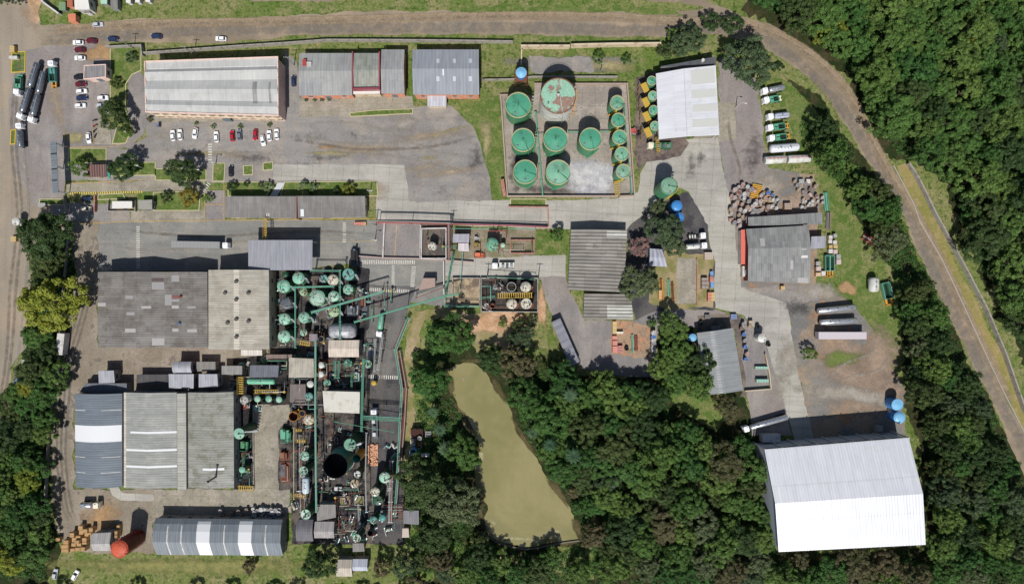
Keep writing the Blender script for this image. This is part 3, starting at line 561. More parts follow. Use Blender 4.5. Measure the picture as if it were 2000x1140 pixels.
rsl=roofmat('blue slate arch mat',A(110,118,126),A(116,124,132),.9,.12,2,4,.03,A(100,108,116),.3,seam=.05)
wht=paint('translucent white mat',A(232,232,232),.5,.03)
b=Bld('arched slate-blue warehouse with one broad white band','warehouse',[(146,768),(239,768),(239,950),(148,950)],6.5,arch(1.9),'y',rsl,wallG,.3,name='warehouse')
b.patch('skylight_band',146,829,239,861,wht,.05)
for y in (799,890,920): b.patch('roof_seam',147,y,172,y+1.2,wallW,.05); b.patch('roof_seam',204,y,238,y+1.2,wallW,.05)
rgy=roofmat('grey warehouse roof mat',A(156,156,150),A(146,147,141),.9,.1,1.2,3,.04,A(172,171,163),.6,seam=.06,streak=.12,stt=(.5,.62))
b=Bld('broad grey warehouse roof with three thin white strips','warehouse',[(242,766),(345,766),(346,952),(242,952)],7.2,gable(1.5,.5),'y',rgy,wallG,.2,name='warehouse')
for (y,x0) in [(843,256),(877.5,247),(909.5,247)]: b.patch('skylight_strip',x0,y-2,345,y+2,wht,.05)
b.patch('gutter',242,766,247,952,roofmat('pale ridge mat',None),.05)
b=Bld('tall narrow pale roof monitor between two grey warehouse roofs','roof monitor',[(346,768),(363,768),(364,956),(347,956)],8.2,mono(.2,0),'y',roofmat('monitor mat',A(170,168,158),None,1,.1),wallG,.1,name='roof_monitor')
rgm=roofmat('mossy grey roof mat',A(146,146,136),A(156,155,147),.9,.1,1.2,3,.05,A(118,117,102),.75,seam=.06,streak=.16,stt=(.48,.6))
b=Bld('mossy grey warehouse roof with a short white strip','warehouse',[(367,766),(456,765),(457,952),(367,952)],7.0,gable(1.4,.53),'y',rgm,wallG,.2,name='warehouse')
b.patch('skylight_strip',398,912,439,916,wht,.05)
p=b.pt(424,928); ch=MB().cyl(p[0],p[1],p[2]-.3,p[2]+6,.35,.25,10).build('chimney',paint('stack mat',A(90,88,84),.6),b.r); MB().cyl(p[0],p[1],p[2]+6.1,p[2]+6.5,.5,.2,10).build('cap',black,ch)
# annexes north of them
sd=roofmat('dark slate annex mat',A(104,106,114),None,.9,.2,seam=0); sg=roofmat('light grey annex mat',A(166,166,172),None,.9,.15,seam=0)
for (lb,c,h,pr,m) in [
 ('low slate lean-to along the north wall of the arched warehouse',[(167,748),(248,748),(248,766),(155,766)],4.0,mono(.2,0),sd),
 ('small slate hut roof poking above the low slate lean-to',[(193,724),(223,723),(224,747),(193,748)],4.6,mono(.3,0),sg),
 ('dark mossy flat roof between the slate huts and grey annexes',[(267,731),(328,731),(329,751),(267,751)],3.4,mono(.1,0),roofmat('dark moss mat',A(78,76,76),None,.9,.1,stain=A(110,106,100))),
 ('curved pale grey annex roof north of the twin annexes',[(338,706),(374,706),(375,728),(338,728)],5.2,arch(.8,6),sg),
 ('square grey annex roof half in shadow, west of the pair',[(330,730),(379,730),(378,758),(330,758)],5.6,mono(.3,0),sg),
 ('square grey annex roof half in shadow, east of the pair',[(389,730),(425,730),(426,756),(388,756)],5.4,mono(.3,0),sg),
 ('small concrete roofed hut beside the curved annex',[(384,706),(421,706),(421,724),(384,725)],3.6,mono(.1,0),roofmat('concrete sheet mat',A(134,130,124),None,1,.1)),
 ('grey weathered strip roof south of the beige warehouse',[(433,714),(473,714),(473,731),(433,731)],3.6,mono(.1,0),roofmat('grey strip mat',A(144,142,138),None,1,.2)),
 ('dark blue sheet roof behind the long green vessel',[(489,713),(545,713),(543,736),(487,737)],5.2,mono(.2,0),sd),
 ('long narrow brown roof strip south of the tank yard',[(520,692),(571,692),(571,702),(520,702)],3.2,mono(.1,0),roofmat('brown strip mat',A(130,112,104),None,1,.2)),
 ('beige ribbed roof beside the rust deck with two domes',[(565,698),(613,700),(613,737),(564,737)],5.6,mono(.3,0),rbe),
 ('weathered brown roof over the pump room by the slab',[(567,750),(597,750),(597,785),(566,785)],4.2,mono(.2,0),roofmat('brown pump roof mat',A(118,108,102),None,1,.1)),
 ('cream ribbed roof beside the grey horizontal vessel',[(642,664),(702,664),(701,697),(642,697)],6.2,gable(.6,.5),roofmat('cream rib mat',A(204,190,174),None,1.0,.15,seam=0)),
 ('flat off-white roof block crossed by the green pipe racks',[(630,763),(703,765),(702,807),(633,804)],6.8,mono(.05,0),paint('offwhite roof mat',A(212,208,196),.8,.06,A(190,184,168),.3)),
 ('small square grey box roof by the round pump tower',[(604,652),(620,652),(620,666),(604,666)],4.5,mono(.1,0),roofmat('box roof mat',A(140,128,130),None,1,.1)),
 ('dark grey sagging roof in the oily yard',[(620,984),(656,984),(656,1010),(619,1017)],4.8,mono(.4,0),rdk),
 ('light two-tone gabled shed at the plant south end',[(615,1018),(653,1018),(653,1050),(614,1050)],4.6,gable(.9,.55),roofmat('light gable mat',A(158,152,150),None,.9,.2,seam=0)),
 ('dark rounded hut beside the light two-tone shed',[(580,1014),(612,1014),(612,1056),(579,1056)],4.6,arch(1.2,8),roofmat('charcoal hut mat',A(106,104,108),None,.9,.15,seam=0)),
 ('grey flat shed tucked under the big trees by the pond',[(788,996),(818,996),(818,1024),(788,1022)],4.0,mono(.2,0),roofmat('flat shed mat',A(122,122,126),None,.9,.12,seam=0)),
 ('little pale slab roof below the grey flat shed',[(786,1031),(798,1031),(799,1049),(785,1049)],3.2,mono(.05,0),paint('pale slab roof mat',A(200,184,172),.9,.1)),
 ('brown-grey two-tone gabled hut at the south edge',[(657,1092),(688,1092),(688,1125),(657,1125)],4.0,gable(1.0,.45),roofmat('buff gable mat',A(186,176,160),None,.9,.2,seam=0)),
 ('blue-white gabled hut joined to the buff hut',[(689,1091),(718,1091),(718,1114),(689,1114)],3.8,gable(.9,.6),roofmat('bluewhite gable mat',A(184,188,198),None,.9,.2,seam=0)),
 ('low brown shed roof north of the two joined huts',[(689,1060),(710,1060),(712,1076),(689,1077)],3.0,mono(.1,0),rdk),
 ('small gabled shed between pallet stacks and the orange tank',[(180,1041),(217,1039),(218,1075),(182,1075)],4.6,gable(1.1,.55),roofmat('shed grey mat',A(172,168,164),None,.9,.18,seam=0)),
 ('grey lavender hut roof by the green pipe fan',[(885,457),(917,457),(916,474),(884,473)],4.6,mono(.2,0),roofmat('lavender roof mat',A(164,162,170),None,.9,.1,seam=0)),
 ('pinkish white hut roof just below the lavender one',[(895,475),(915,475),(916,491),(895,490)],4.2,mono(.2,0),roofmat('pink roof mat',A(206,196,196),None,.9,.1,seam=0)),
 ('small pinkish slab roof with clipped corner beside the crossings',[(826,543),(850,543),(850,560),(818,567)],3.6,mono(.05,0),paint('pinkish slab mat',A(170,146,134),.9,.1)),
 ('small striped metal shed beside the tall shade trees',[(1269,485),(1293,487),(1304,493),(1302,522),(1268,520)][0:2]+[(1303,521),(1268,519)],3.6,gable(.5,.5),roofmat('striped shed mat',A(168,170,180),None,1.4,.5,seam=0)),
 ('small grey metal roof joining the workshop east wall',[(1584,462),(1612,461),(1612,484),(1584,486)],3.8,mono(.3,0),roofmat('small zinc mat',A(160,160,168),None,.9,.15,seam=0)),
 ('tan deck roof beside the striped pit at the pond bank',[(803,838),(826,838),(826,856),(803,856)],3.0,mono(.05,0),paint('dark rust roof mat',A(70,40,34),.9,.3)),
]: Bld(lb,'shed',c,h,pr,'x',m,wallG if h>3 else wallC,.25,name='shed',wins='auto' if h>4.4 else None)
# long arched building in the south
ral=roofmat('grey arched roof mat',A(132,138,142),A(124,130,136),1.0,.2,1.2,30,.03,A(116,122,128),.3,seam=0)
b=Bld('long arched grey shed with two bright white bands at the south fence','arched shed',[(304,1011),(552,1014),(554,1083),(308,1081)],4.6,[(0,0),(.12,1.3),(.3,2.3),(.58,3.0),(.8,1.9),(1,.6)],'x',ral,wallG,.3,name='arched_shed')
for (x0,x1) in [(389,419),(470,500)]: b.patch('skylight_band',x0,1016,x1,1090,wht,.05)
for x in (334,361,444,524): b.patch('roof_seam',x,1022,x+1.3,1086,wallW,.05)
# east part
LH=b=Bld('white steel loading hall roof over the truck bays','loading hall',[(1281,144),(1398,128),(1405,264),(1287,272)],7.6,gable(1.4,.44),'y',roofmat('white steel roof mat',A(214,214,218),A(220,220,222),.9,.05,1.2,6,.03,A(190,188,188),.35,seam=.06,streak=.05,bump=.12),None,walls=False,name='loading_hall')
for i in range(7):
    for t in (.02,.98): x,y,z=b.P(.03+.157*i,t); MB().box(x,y,0,.35,.35,z-.15).build('column',framem,b.r)
for u in (.03,.35,.65,.97): x,y,z=b.P(u,.5); MB().tube([b.P(u,.02,-.5),b.P(u,.44,-.5),b.P(u,.98,-.5)],.12).build('truss',framem,b.r)
MB().box(*W(1370,225,0),.1,7,18,3).build('platform',slab,b.r)
b=Bld('dark grey lean-to roof north of the white loading hall','lean-to',[(1289,130),(1397,111),(1398,127),(1340,131)],5.6,mono(.0,.2),'x',roofmat('charcoal lean mat',A(92,94,98),None,.9,.15,seam=0),wallG,.3,name='lean_to')
rcan=roofmat('canalete roof mat',A(142,137,129),A(130,125,117),1.3,.6,2.6,6,.12,A(106,100,90),.7,bump=.7,seam=.1,streak=.16)
b=Bld('grey deeply ribbed workshop roof beside the pink tree','workshop',[(1115,448),(1225,449),(1219,571),(1109,566)],5.0,gable(.8,.4),'y',rcan,wallC,.3,name='workshop')
b.patch('roof_patch',1185,451,1225,464,roofmat('pale canalete mat',A(184,182,172),None,1.3,.8,bump=1),.06)
b=Bld('lower ribbed wing of the workshop with a pale patch','workshop',[(1141,573),(1232,574),(1237,624),(1139,623)],4.4,mono(.2,0),'y',rcan,wallC,.3,name='workshop_wing')
b.patch('roof_patch',1184,596,1235,622,roofmat('pale canalete mat',None),.06)
Bld('narrow grey bus-like shelter roof standing askew by the lawn','shelter',[(1077,629),(1094,621),(1132,706),(1114,716)],3.2,mono(.1,0),'y',roofmat('grey shelter mat',A(134,134,142),None,3,.1,3,3,.06,seam=.1),wallG,.1,name='shelter',wins=None).patch('roof_hatch',1103,684,1112,690,wallW,.1)
rpt=roofmat('patchwork grey roof mat',A(134,134,132),A(146,146,142),.9,.15,1.2,2.6,.13,A(112,112,110),.5,seam=.1)
b=Bld('patchwork grey workshop roof among the drum heaps','workshop',[(1457,447),(1579,440),(1582,553),(1461,549)],5.4,gable(1.6,.38),'x',rpt,wallD,.3,name='workshop')
for q in [(1482,465,1492,480),(1542,504,1548,520),(1558,534,1579,551),(1562,482,1572,484)]: b.patch('roof_patch',*q,pp,.05)
b.patch('roof_strip',1562,494,1575,498,wallW,.12)
b=Bld('lower weathered strip roof along the north of the patchwork workshop','lean-to',[(1461,424),(1605,415),(1606,438),(1461,441)],4.0,mono(.1,.3),'x',rpt,paint('red wall mat',A(190,80,66),.9),.3,name='lean_to')
Bld('bright red low annex roof at the patchwork workshop west side','annex',[(1447,449),(1456,448),(1455,516),(1447,516)],3.4,mono(0.02,.1),'y',paint('salmon roof mat',A(222,116,98),.8,.08),wallW,.1,name='annex',wins=None)
b=Bld('grey gabled repair shed beside the walled scrap yard','shed',[(1361,650),(1432,640),(1452,762),(1378,771)],5.4,gable(1.2,.5),'y',roofmat('repair shed mat',A(140,142,142),A(146,148,148),.9,.1,1.2,40,.03,A(132,134,134),.3,seam=0),wallG,.3,name='repair_shed')
b.patch('ridge_cap',1392,645,1402,770,roofmat('pale grey ridge mat',A(158,160,160)),.05)
PS_=paint('vent grey mat',A(170,170,170),.5)
WH=b=Bld('huge white gabled warehouse at the south-east edge','warehouse',[(1493,877),(1775,854),(1808,1063),(1521,1077)],11.4,gable(3.2,.5),'x',roofmat('bright white roof mat',(.66,.66,.685),(.69,.69,.71),1.1,.06,1.1,13,.02,(.62,.61,.6),.5,seam=.1,streak=.06,rough=.5,spec=.5,metal=.4,bump=.1),paint('pale steel wall mat',A(190,194,200),.7,.05),.5,name='warehouse',wins=None)
for i in range(8):
    a=b.P((i+.2)/8,.5/b.Lt); c=b.P((i+.85)/8,.5/b.Lt); strip(MB(),[(a[0],a[1]+.06),(c[0],c[1]+.06)],.1,8.6,9.6).build('window',glass,b.r)
for i in range(9):
    a=b.P(i/8*.996+.002,.2/b.Lt); MB().box(a[0],a[1]+.1,0,.4,.5,11.8).build('column',framem,b.r)
p=b.P(.02,0); MB().box(p[0]+5,p[1]+2,0,7,3,3.2).build('annex_block',wallW,b.r); p=b.P(.93,0); MB().box(p[0]-2,p[1]+1.5,0,2.6,2.4,3).build('annex_block',wallG,b.r)
# top-left huts across the road
Bld('bright white roofed house across the road at the top edge','house',[(146,-8),(172,-8),(175,18),(146,19)],4.5,mono(.4,0),'x',paint('white roof mat',None),wallW,.3,name='house')
Bld('small dark annex roof stuck to the white house','annex',[(164,15),(174,15),(175,25),(164,26)],2.8,mono(.1,0),'x',rdk,wallW,.2,name='annex',wins=None)
Bld('reddish tin shed roof at the top edge beside the white house','shed',[(131,-6),(142,-6),(142,13),(131,14)],2.8,mono(.1,0),'x',paint('rust tin mat',A(176,104,78),.8,.2),wallR,.2,name='shed',wins=None)
Bld('low orange tiled roof nearest the road by the grass','shed',[(133,28),(148,27),(148,42),(134,44)],2.6,mono(.2,0),'x',paint('orange tile mat',A(206,128,96),.9,.2),wallR,.2,name='shed',wins=None)
Bld('small green walled pen roof by the diagonal fence','shed',[(115,5),(128,4),(128,20),(115,20)],2.2,mono(.05,0),'x',paint('green tin mat',A(120,150,110),.8,.2),wallG,.2,name='shed',wins=None)
Bld('mint tin roof of a shack at the top edge','shack',[(195,-8),(210,-8),(209,8),(197,8)],2.6,mono(.1,0),'x',paint('mint tin mat',A(170,206,180),.7,.15),wallG,.2,name='shack',wins=None)
Bld('grey shack roof at the top edge past the mint one','shack',[(216,-4),(230,-4),(230,18),(216,18)],2.6,mono(.1,0),'x',rdk,wallG,.2,name='shack',wins=None)
for k,(x,lb) in enumerate([(250,'first'),(268,'middle'),(288,'last')]):
    Bld(lb+' of three tiny white shack roofs at the top edge','shack',[(x-4,-6),(x+5,-6),(x+5,6-k),(x-4,6-k)],2.4,mono(.1,0),'x',paint('white roof mat',None),wallW,.2,name='shack',wins=None)
for (x0,y0,x1,y1) in [(1347,140,1396,160),(1348,178,1398,186),(1350,205,1400,211),(1350,232,1402,240)]: LH.patch('translucent_sheet',x0,y0,x1,y1,paint('ivory sheet mat',A(206,205,198),.5,.05),.05)
LH.patch('ridge_cap',1333,130,1340,270,roofmat('pale grey ridge mat',None),.06)
# ================= WALLS =================
def wall(label,px,h,mat,w=.25,closed=False,name='wall',cat='wall',z0=0): 
    return strip(MB(),(ccw([W(*p) for p in px]) if closed else [W(*p) for p in px]),w,z0,h,closed).build(name,mat,None,label=label,cat=cat)
wp=paint('perimeter wall mat',A(196,184,170),.9,.12,A(150,142,128),.6); wg=paint('aged wall mat',A(164,158,148),.9,.15,A(120,114,104),.6); wr=paint('red brick wall mat',A(176,118,104),.9,.15,A(196,166,150),.8); wd_=paint('rim wall mat',A(178,158,144),.9,.15)
wall('grey wall around the lawn corner west of the office',[(213,95),(281,92),(283,112)],2.2,wg,.4)
wall('long grey perimeter wall along the road north of the offices',[(286,107),(372,101),(480,93),(560,88),(640,82),(720,82),(860,83),(1002,85)],2.4,wg,.35)
wall('thick cream ruined wall north of the tank farm',[(1017,95),(1112,95)],3.0,wallC,.6); wall('thick cream wall continuing east along the road',[(1114,93),(1200,91),(1288,90)],3.0,wallC,.6)
wall('short cream side wall at the ruined yard corner',[(1019,100),(1018,128)],2.0,wallC,.5)
wall('low grey wall crossing behind the blue tower tank',[(942,158),(1000,157),(1040,152),(1205,152)],1.6,wg,.4)
wall('red-capped west wall of the tank farm',[(1010,187),(978,188),(991,384),(1206,384)],1.6,wd_,.5); wall('pale north and east wall of the tank farm',[(1043,166),(1224,166),(1238,383),(1209,384)],1.6,wd_,.45)
wall('rusty red block wall section beside the tank farm corner',[(981,352),(986,384)],2.2,wr,1.2)
wall('red rim wall south of the small lawn bed',[(993,404),(1070,405),(1071,443)],1.4,wr,.3); wall('long pink pipe wall between upper road and plant',[(737,436),(800,436),(880,438),(1000,441),(1070,444)],1.8,paint('pink wall rail mat',A(190,120,124),.8,.1),.35)
wall('white edge wall west of the ramp bay',[(752,436),(749,503)],1.4,wallW,.45); wall('white edge wall east of the ramp bay',[(822,440),(821,504)],1.2,wallW,.3)
wall('long low pink wall south of the ramp bay',[(700,500),(749,503.5),(820,505),(872,508),(925,512)],1.3,paint('dusty pink wall mat',A(190,164,156),.9,.1),.35)
wall('white rimmed square wall around the lone white tank',[(825,447),(872,446),(872,505),(824,505)],1.8,wallW,.35,True)
wall('white slim wall beside the clipped slab',[(867.5,510),(868,578)],2,wallW,.35)
wall('grey basin wall of the tan containment pit',[(885,543),(937,543),(937,597),(884,597)],1.4,wg,.35,True); wall('grey basin wall of the four white tanks',[(940,543),(1050,543),(1050,609),(940,608)],1.4,wg,.35,True)
wall('pink rimmed square basin wall by the lawn',[(998,469),(1043,469),(1043,494.5),(997,494.5)],1.4,wr,.35,True)
wall('cream wall of the walled scrap yard',[(1453,762),(1503,758),(1500,728),(1492,690)],1.6,wallC,.3)
wall('long grey wall descending beyond the curved road',[(1770,320),(1790,352),(1822,418),(1873,510),(1920,600),(1958,690),(1996,800),(2060,920)],2.2,wg,.5)
wall('pale low kerb wall along the curved road',[(1744,323),(1784,400),(1795,433),(1837,504),(1879,593),(1921,685),(1959,765),(2000,845),(2040,920)],.5,kerbw,.3,name='kerb_wall')
wall('white diagonal fence wall at the top left corner',[(84,0),(92,10),(106,20),(121,31)],2.0,wallW,.6)
wall('grey boundary wall beside the west trees and dirt lane',[(136,470),(128,560),(118,700),(105,780),(95,900),(92,1000)],1.6,wg,.3)
wall('low wall of the container house bay',[(215,391),(214,413),(267,413),(267,392)],1.2,wg,.3)
wall('slim grey gate wall south of the canopy',[(128,383),(133,415)],1.6,wg,.4); wall('rusty wall stub in the check-in bay',[(190,382),(189,414)],1.6,wr,.4)
wall('curved stone dam edge at the south end of the pond',[(940,1037),(950,1045),(973,1058),(1000,1066),(1026,1071),(1052,1068),(1078,1062),(1100,1058),(1131,1054)],.7,paint('stone edge mat',A(120,114,100),.9,.3),.5,name='dam_edge')
wall('low pale edge wall right of the concrete slab',[(496,790),(496,900),(497,950)],.8,wg,.3); wall('brown rim wall of the machinery yard',[(1360,505),(1361,595)],.8,wr,.3)
# ================= TANKS =================
GT=paint('green tank top mat',A(98,170,138),.5,.14,A(82,138,112),.35,spec=.35); MT=paint('mint tank top mat',A(132,190,166),.55,.14,A(196,200,178),.45)
GS=paint('green tank side mat',A(70,136,98),.5,.12,A(96,130,84),.4); DG=paint('dark green mat',A(30,74,52),.5,.15,A(70,92,60),.4); TL=paint('teal tank mat',A(92,160,150),.5,.1,A(60,110,104),.5)
WT=paint('white tank mat',A(214,214,206),.5,.06,A(176,168,150),.5); RIM=paint('cream rim mat',A(192,180,132),.7,.15); YR=paint('yellow rail mat',A(196,162,66),.6,.1); RUST=paint('rust mat',A(120,70,50),.85,.25)
CR=paint('cream dome mat',A(206,200,180),.7,.1,A(140,116,90),.8); DKT=paint('dark grey tank mat',A(92,98,104),.6,.15,A(60,60,64),.5); BL=paint('blue plastic mat',A(70,140,206),.4,.08); LB=paint('light blue plastic mat',A(128,188,226),.4,.06)
OR=paint('orange red tank mat',A(206,92,62),.6,.14,A(150,70,54),.7); ORS=paint('orange side mat',A(104,38,32),.5,.12); OY=paint('orange yellow mat',A(214,150,60),.6,.12); SILV=paint('silver mat',(.62,.62,.64),.28,.05,(.4,.4,.42),1.2,metal=.75,fine=2); STEEL=paint('steel mat',(.35,.36,.37),.4,.1,metal=.6)
PG=paint('pipe green mat',A(84,150,120),.6,.12,A(130,160,130),.5); PM=paint('pipe mint mat',A(120,184,160),.6,.12); PR=paint('pipe rust mat',A(150,84,70),.7,.15); PS=paint('pipe silver mat',A(176,178,172),.5,.1)
g=G('peeling green roof mat',.8,.2); c=g.mix(g.mr(g.noise(.16,7,rough=.72,dist=.4),.515,.545),A(150,194,168),A(152,124,110)); c=g.mix(g.mr(g.noise(.3,5,rough=.7),.58,.66,0,.5),c,A(196,196,176)); c=g.mul(c,g.mr(g.noise(1.2,4),.3,.7,.88,1.12)); g.col(c); PEEL=g.m
FADE={}
def faded(mt,k):
    if (mt.name,k) in FADE: return FADE[(mt.name,k)]
    m=mt.copy(); t=m.node_tree; b=t.nodes['Principled BSDF']; L=[l for l in t.links if l.to_socket==b.inputs['Base Color']][0]; src=L.from_socket
    hs=t.nodes.new('ShaderNodeHueSaturation'); hs.inputs['Saturation'].default_value=(1,.8,1.1,.9,.7)[k]; hs.inputs['Value'].default_value=(1,1.1,.88,.95,1.05)[k]; hs.inputs['Hue'].default_value=(.5,.49,.505,.495,.485)[k]
    t.links.new(src,hs.inputs['Color'])
    n=t.nodes.new('ShaderNodeTexNoise'); n.inputs['Scale'].default_value=.7+.4*k; n.inputs['Detail'].default_value=6; n.inputs['Roughness'].default_value=.72; ge=t.nodes.new('ShaderNodeNewGeometry'); t.links.new(ge.outputs[0],n.inputs['Vector'])
    mr=t.nodes.new('ShaderNodeMapRange'); mr.inputs[1].default_value=.58-.02*k; mr.inputs[2].default_value=.68; mr.inputs[4].default_value=.8; t.links.new(n.outputs[0],mr.inputs[0])
    mx=t.nodes.new('ShaderNodeMix'); mx.data_type='RGBA'; t.links.new(mr.outputs[0],mx.inputs[0]); t.links.new(hs.outputs[0],mx.inputs[6]); mx.inputs[7].default_value=((.12,.16,.12,1),(.3,.2,.13,1),(.1,.12,.1,1),(.35,.36,.28,1),(.22,.13,.08,1))[k]
    t.links.new(mx.outputs[2],b.inputs['Base Color']); FADE[(mt.name,k)]=m; return m
def tank(label,px,py,r,h,top,side,rim=RIM,kind='cone',pl=None,cat='storage tank',group=None,name='storage_tank',ladder=None,base=True,fit=True,legs=False,tk=.13):
    if top in (GT,MT,TL,WT): top=faded(top,int(px*7+py*3)%5)
    x,y=W(px,py,h); r=r*S*(1-h/H); o=wroot(name,label,cat,x,y,group); z0=h*.3 if legs else .25
    if base and not legs: MB().cyl(x,y,0,.24,r*1.06,n=32).build('base',slab,o)
    if legs:
        for k in range(4): a=PI/4+k*PI/2; MB().box(x+r*.7*math.cos(a),y+r*.7*math.sin(a),0,.25,.25,z0+.1).build('leg',STEEL,o)
    sh=MB()
    if kind=='open': 
        n=40; sh.cyl(x,y,z0,h,r,n=n,cap=False); q=len(sh.v); rr=r*.97
        sh.frus([(x+rr*math.cos(-2*PI*i/n),y+rr*math.sin(-2*PI*i/n)) for i in range(n)],z0+.3,[(x+rr*math.cos(-2*PI*i/n),y+rr*math.sin(-2*PI*i/n)) for i in range(n)],h,True,False)
        sh.build('shell',side,o); ni=MB(); ni.frus([(x+rr*.99*math.cos(-2*PI*i/n),y+rr*.99*math.sin(-2*PI*i/n)) for i in range(n)],z0+.3,[(x+rr*.99*math.cos(-2*PI*i/n),y+rr*.99*math.sin(-2*PI*i/n)) for i in range(n)],h-.02,True,False); ni.build('lining',top,o); MB().cyl(x,y,z0+.25,z0+.4,rr,n=n).build('tank_floor',top,o)
        MB().ring(x,y,h,r*.985,tk*.8).build('rim',rim,o)
    else:
        sh.cyl(x,y,z0,h,r,n=36); s_=sh.build('shell',side,o)
        for k in (1/3,2/3): MB().ring(x,y,z0+(h-z0)*k,r,.05,36).build('hoop',side,s_)
        m=MB()
        if kind=='cone': m.cyl(x,y,h,h+r*.16,r*.985,.15*r,n=36)
        elif kind=='flat': m.cyl(x,y,h,h+r*.06,r*.985,r*.2,n=36)
        else: m.dome(x,y,h,r*.99,r*(.35 if kind=='dome' else .7),28)
        rf=m.build('roof',top,o)
        if rim: MB().ring(x,y,h+.05,r,tk).build('rim',rim,o)
        if fit and r>1.2:
            zt=h+r*.1
            MB().cyl(x,y,zt,zt+r*.16+.25,.2+r*.03).build('vent',side,rf)
            a=random.uniform(-2.6,-.6); MB().cyl(x+.7*r*math.cos(a),y+.7*r*math.sin(a),h,zt+.35,.34).build('manhole',STEEL,rf)
            a+=1.2
            if int(px+py)%3!=1: MB().tube([(x+.1*r,y,zt+.3),(x+.8*r*math.cos(a),y+.8*r*math.sin(a),zt+.35),(x+1.12*r*math.cos(a),y+1.12*r*math.sin(a),zt),(x+1.12*r*math.cos(a),y+1.12*r*math.sin(a),.4)],.09).build('pipe',side,o)
            if r>2.5:
                m=MB(); 
                for i in range(24): b=2*PI*i/24; m.cyl(x+r*math.cos(b),y+r*math.sin(b),h,h+1,.035,n=5)
                m.ring(x,y,h+1,r,.04,28); m.ring(x,y,h+.55,r,.03,28); m.build('railing',rim or side,o)
    if ladder is not None:
        m=MB(); n=10; zz=[.3,h]; 
        for k in range(n): 
            a=ladder+k*.075*(1 if r>2 else 1.4); m.box(x+(r+.45)*math.cos(a),y+(r+.45)*math.sin(a),.4+(h-.4)*k/(n-1)*.98,.8,.5,.12,a)
        m.build('stair',YR if pl is None else pl,o)
    return o
farm='tanks inside the walled tank farm'
for (lb,x,y,r,h,l) in [('green cone-roof tank nearest the blue tower tank',1012,206,24.5,10.5,-.5),('green tank west of centre, below the blue-tower one',1021.5,274,22.5,10,-.6),('green tank directly south of the big rusty one',1085,272.5,23.5,10,-2.2),('green tank standing alone, amid bare floor',1153,272,21.5,10.5,-1.6),('green tank in the south-west corner of the farm',1025.6,336,23,9,-1.4),('green tank beside the white residue, south row',1090,337,24,9,-1.9)]:
    tank(lb,x,y,r,h,GT,GS,RIM,'cone',ladder=l,group=farm,pl=GS)
tank('huge white tank with peeling rusty green roof',1090,188,34.5,15,PEEL,WT,paint('brown rim mat',A(140,96,74),.8),'flat',ladder=-.4,group=farm,pl=OY)
for k,(x,y,r) in enumerate([(1205,201,13.5),(1207.5,235,13.5),(1210,268.5,14),(1214,301,13.5),(1217,335,14)]):
    tank(['northernmost','second from north','middle','second from south','southernmost'][k]+' small green tank of the east column with yellow stair',x,y,r,8.5,GT,GS,RIM,'cone',ladder=-2.3,group=farm)
for k,(x,y) in enumerate([(1273,158),(1275,187),(1276.5,215),(1279,246)]):
    o=tank(['northernmost','second','third','southernmost'][k]+' half-hidden green tank at the loading hall west side',x,y,9,7,GT,GS,RIM,'cone',group='tanks beside the loading hall')
    X,Y=W(x,y,7); p=MB().box(X-2.2,Y-2.0,5.2,2.3,3.6,.15,R(25)).build('platform',YR,o); m=MB()
    for a,b in ((-1.5,-1.7),(-1.5,1.7),(1.5,-1.7),(1.5,1.7),(-1.5,0)): m.box(X-2.6+a,Y-2.1+b,0,.15,.15,5.6)
    m.build('platform_post',YR,o)
tower=wroot('water_tower','blue water tank raised on a rusty frame tower','water tank',*W(1018,142,11))
X,Y=W(1018,142,11); MB().cyl(X,Y,8,11,1.7,2.0).build('tank',BL,tower); MB().cyl(X,Y,11,11.6,2.05,.4).build('lid',LB,tower); MB().box(X,Y,7.8,4.6,4.6,.2).build('platform',RUST,tower)
for a in (-1,1):
    for b in (-1,1): MB().tube([(X+a*2.6,Y+b*2.6,0),(X+a*2,Y+b*2,7.8)],.14).build('leg',RUST,tower)
m=MB()
for z in (2.5,5.2):
    q=2.6-z*.07
    for a in range(4): c=[(-q,-q),(q,-q),(q,q),(-q,q)]; m.tube([(X+c[a][0],Y+c[a][1],z),(X+c[(a+1)%4][0],Y+c[(a+1)%4][1],z+2.4)],.07)
m.build('brace',RUST,tower)
tank('tall green tank by the concrete road bend',1306,364,16.5,11,GT,GS,GS,'cone',ladder=-.8)
tank('northern of two blue tanks below the tall green tank',1322,402,10,4.5,BL,BL,BL,'dome',fit=False,cat='water tank',name='water_tank'); tank('southern of two blue tanks below the tall green tank',1325,425,10,4.5,BL,BL,BL,'dome',fit=False,cat='water tank',name='water_tank')
tank('light blue tank beside the repair shed corner',1353,659,7,4,LB,BL,LB,'dome',fit=False,cat='water tank',name='water_tank')
tank('northern light blue tank on the pale plinth by the white warehouse',1752.5,790,11,4.8,LB,BL,LB,'cone',fit=False,cat='water tank',name='water_tank'); tank('southern light blue tank on the pale plinth by the white warehouse',1756.5,815,11,4.8,LB,BL,LB,'dome',fit=False,cat='water tank',name='water_tank')
x,y=W(1744,800,2); MB().box(x,y,0,2,8,2.2,R(4)).build('concrete_plinth',wallW,None,loc=None,label='pale concrete plinth beside the two light blue tanks',cat='plinth')
tank('white dome tank in the walled scrap yard',1488,660,8,4.5,WT,WT,WT,'dome',cat='water tank',name='water_tank')
tank('small white round tank at the west tree edge',31,432.5,7,4,WT,WT,WT,'dome',cat='water tank',name='water_tank',fit=True)
o=tank('leaning tower of orange red with railings in the south-west',234,1071,16.5,11.0,OR,ORS,OR,'dome',ladder=1.0,pl=OR)
o['label']='tall orange red tank with railings beside the small gabled shed'
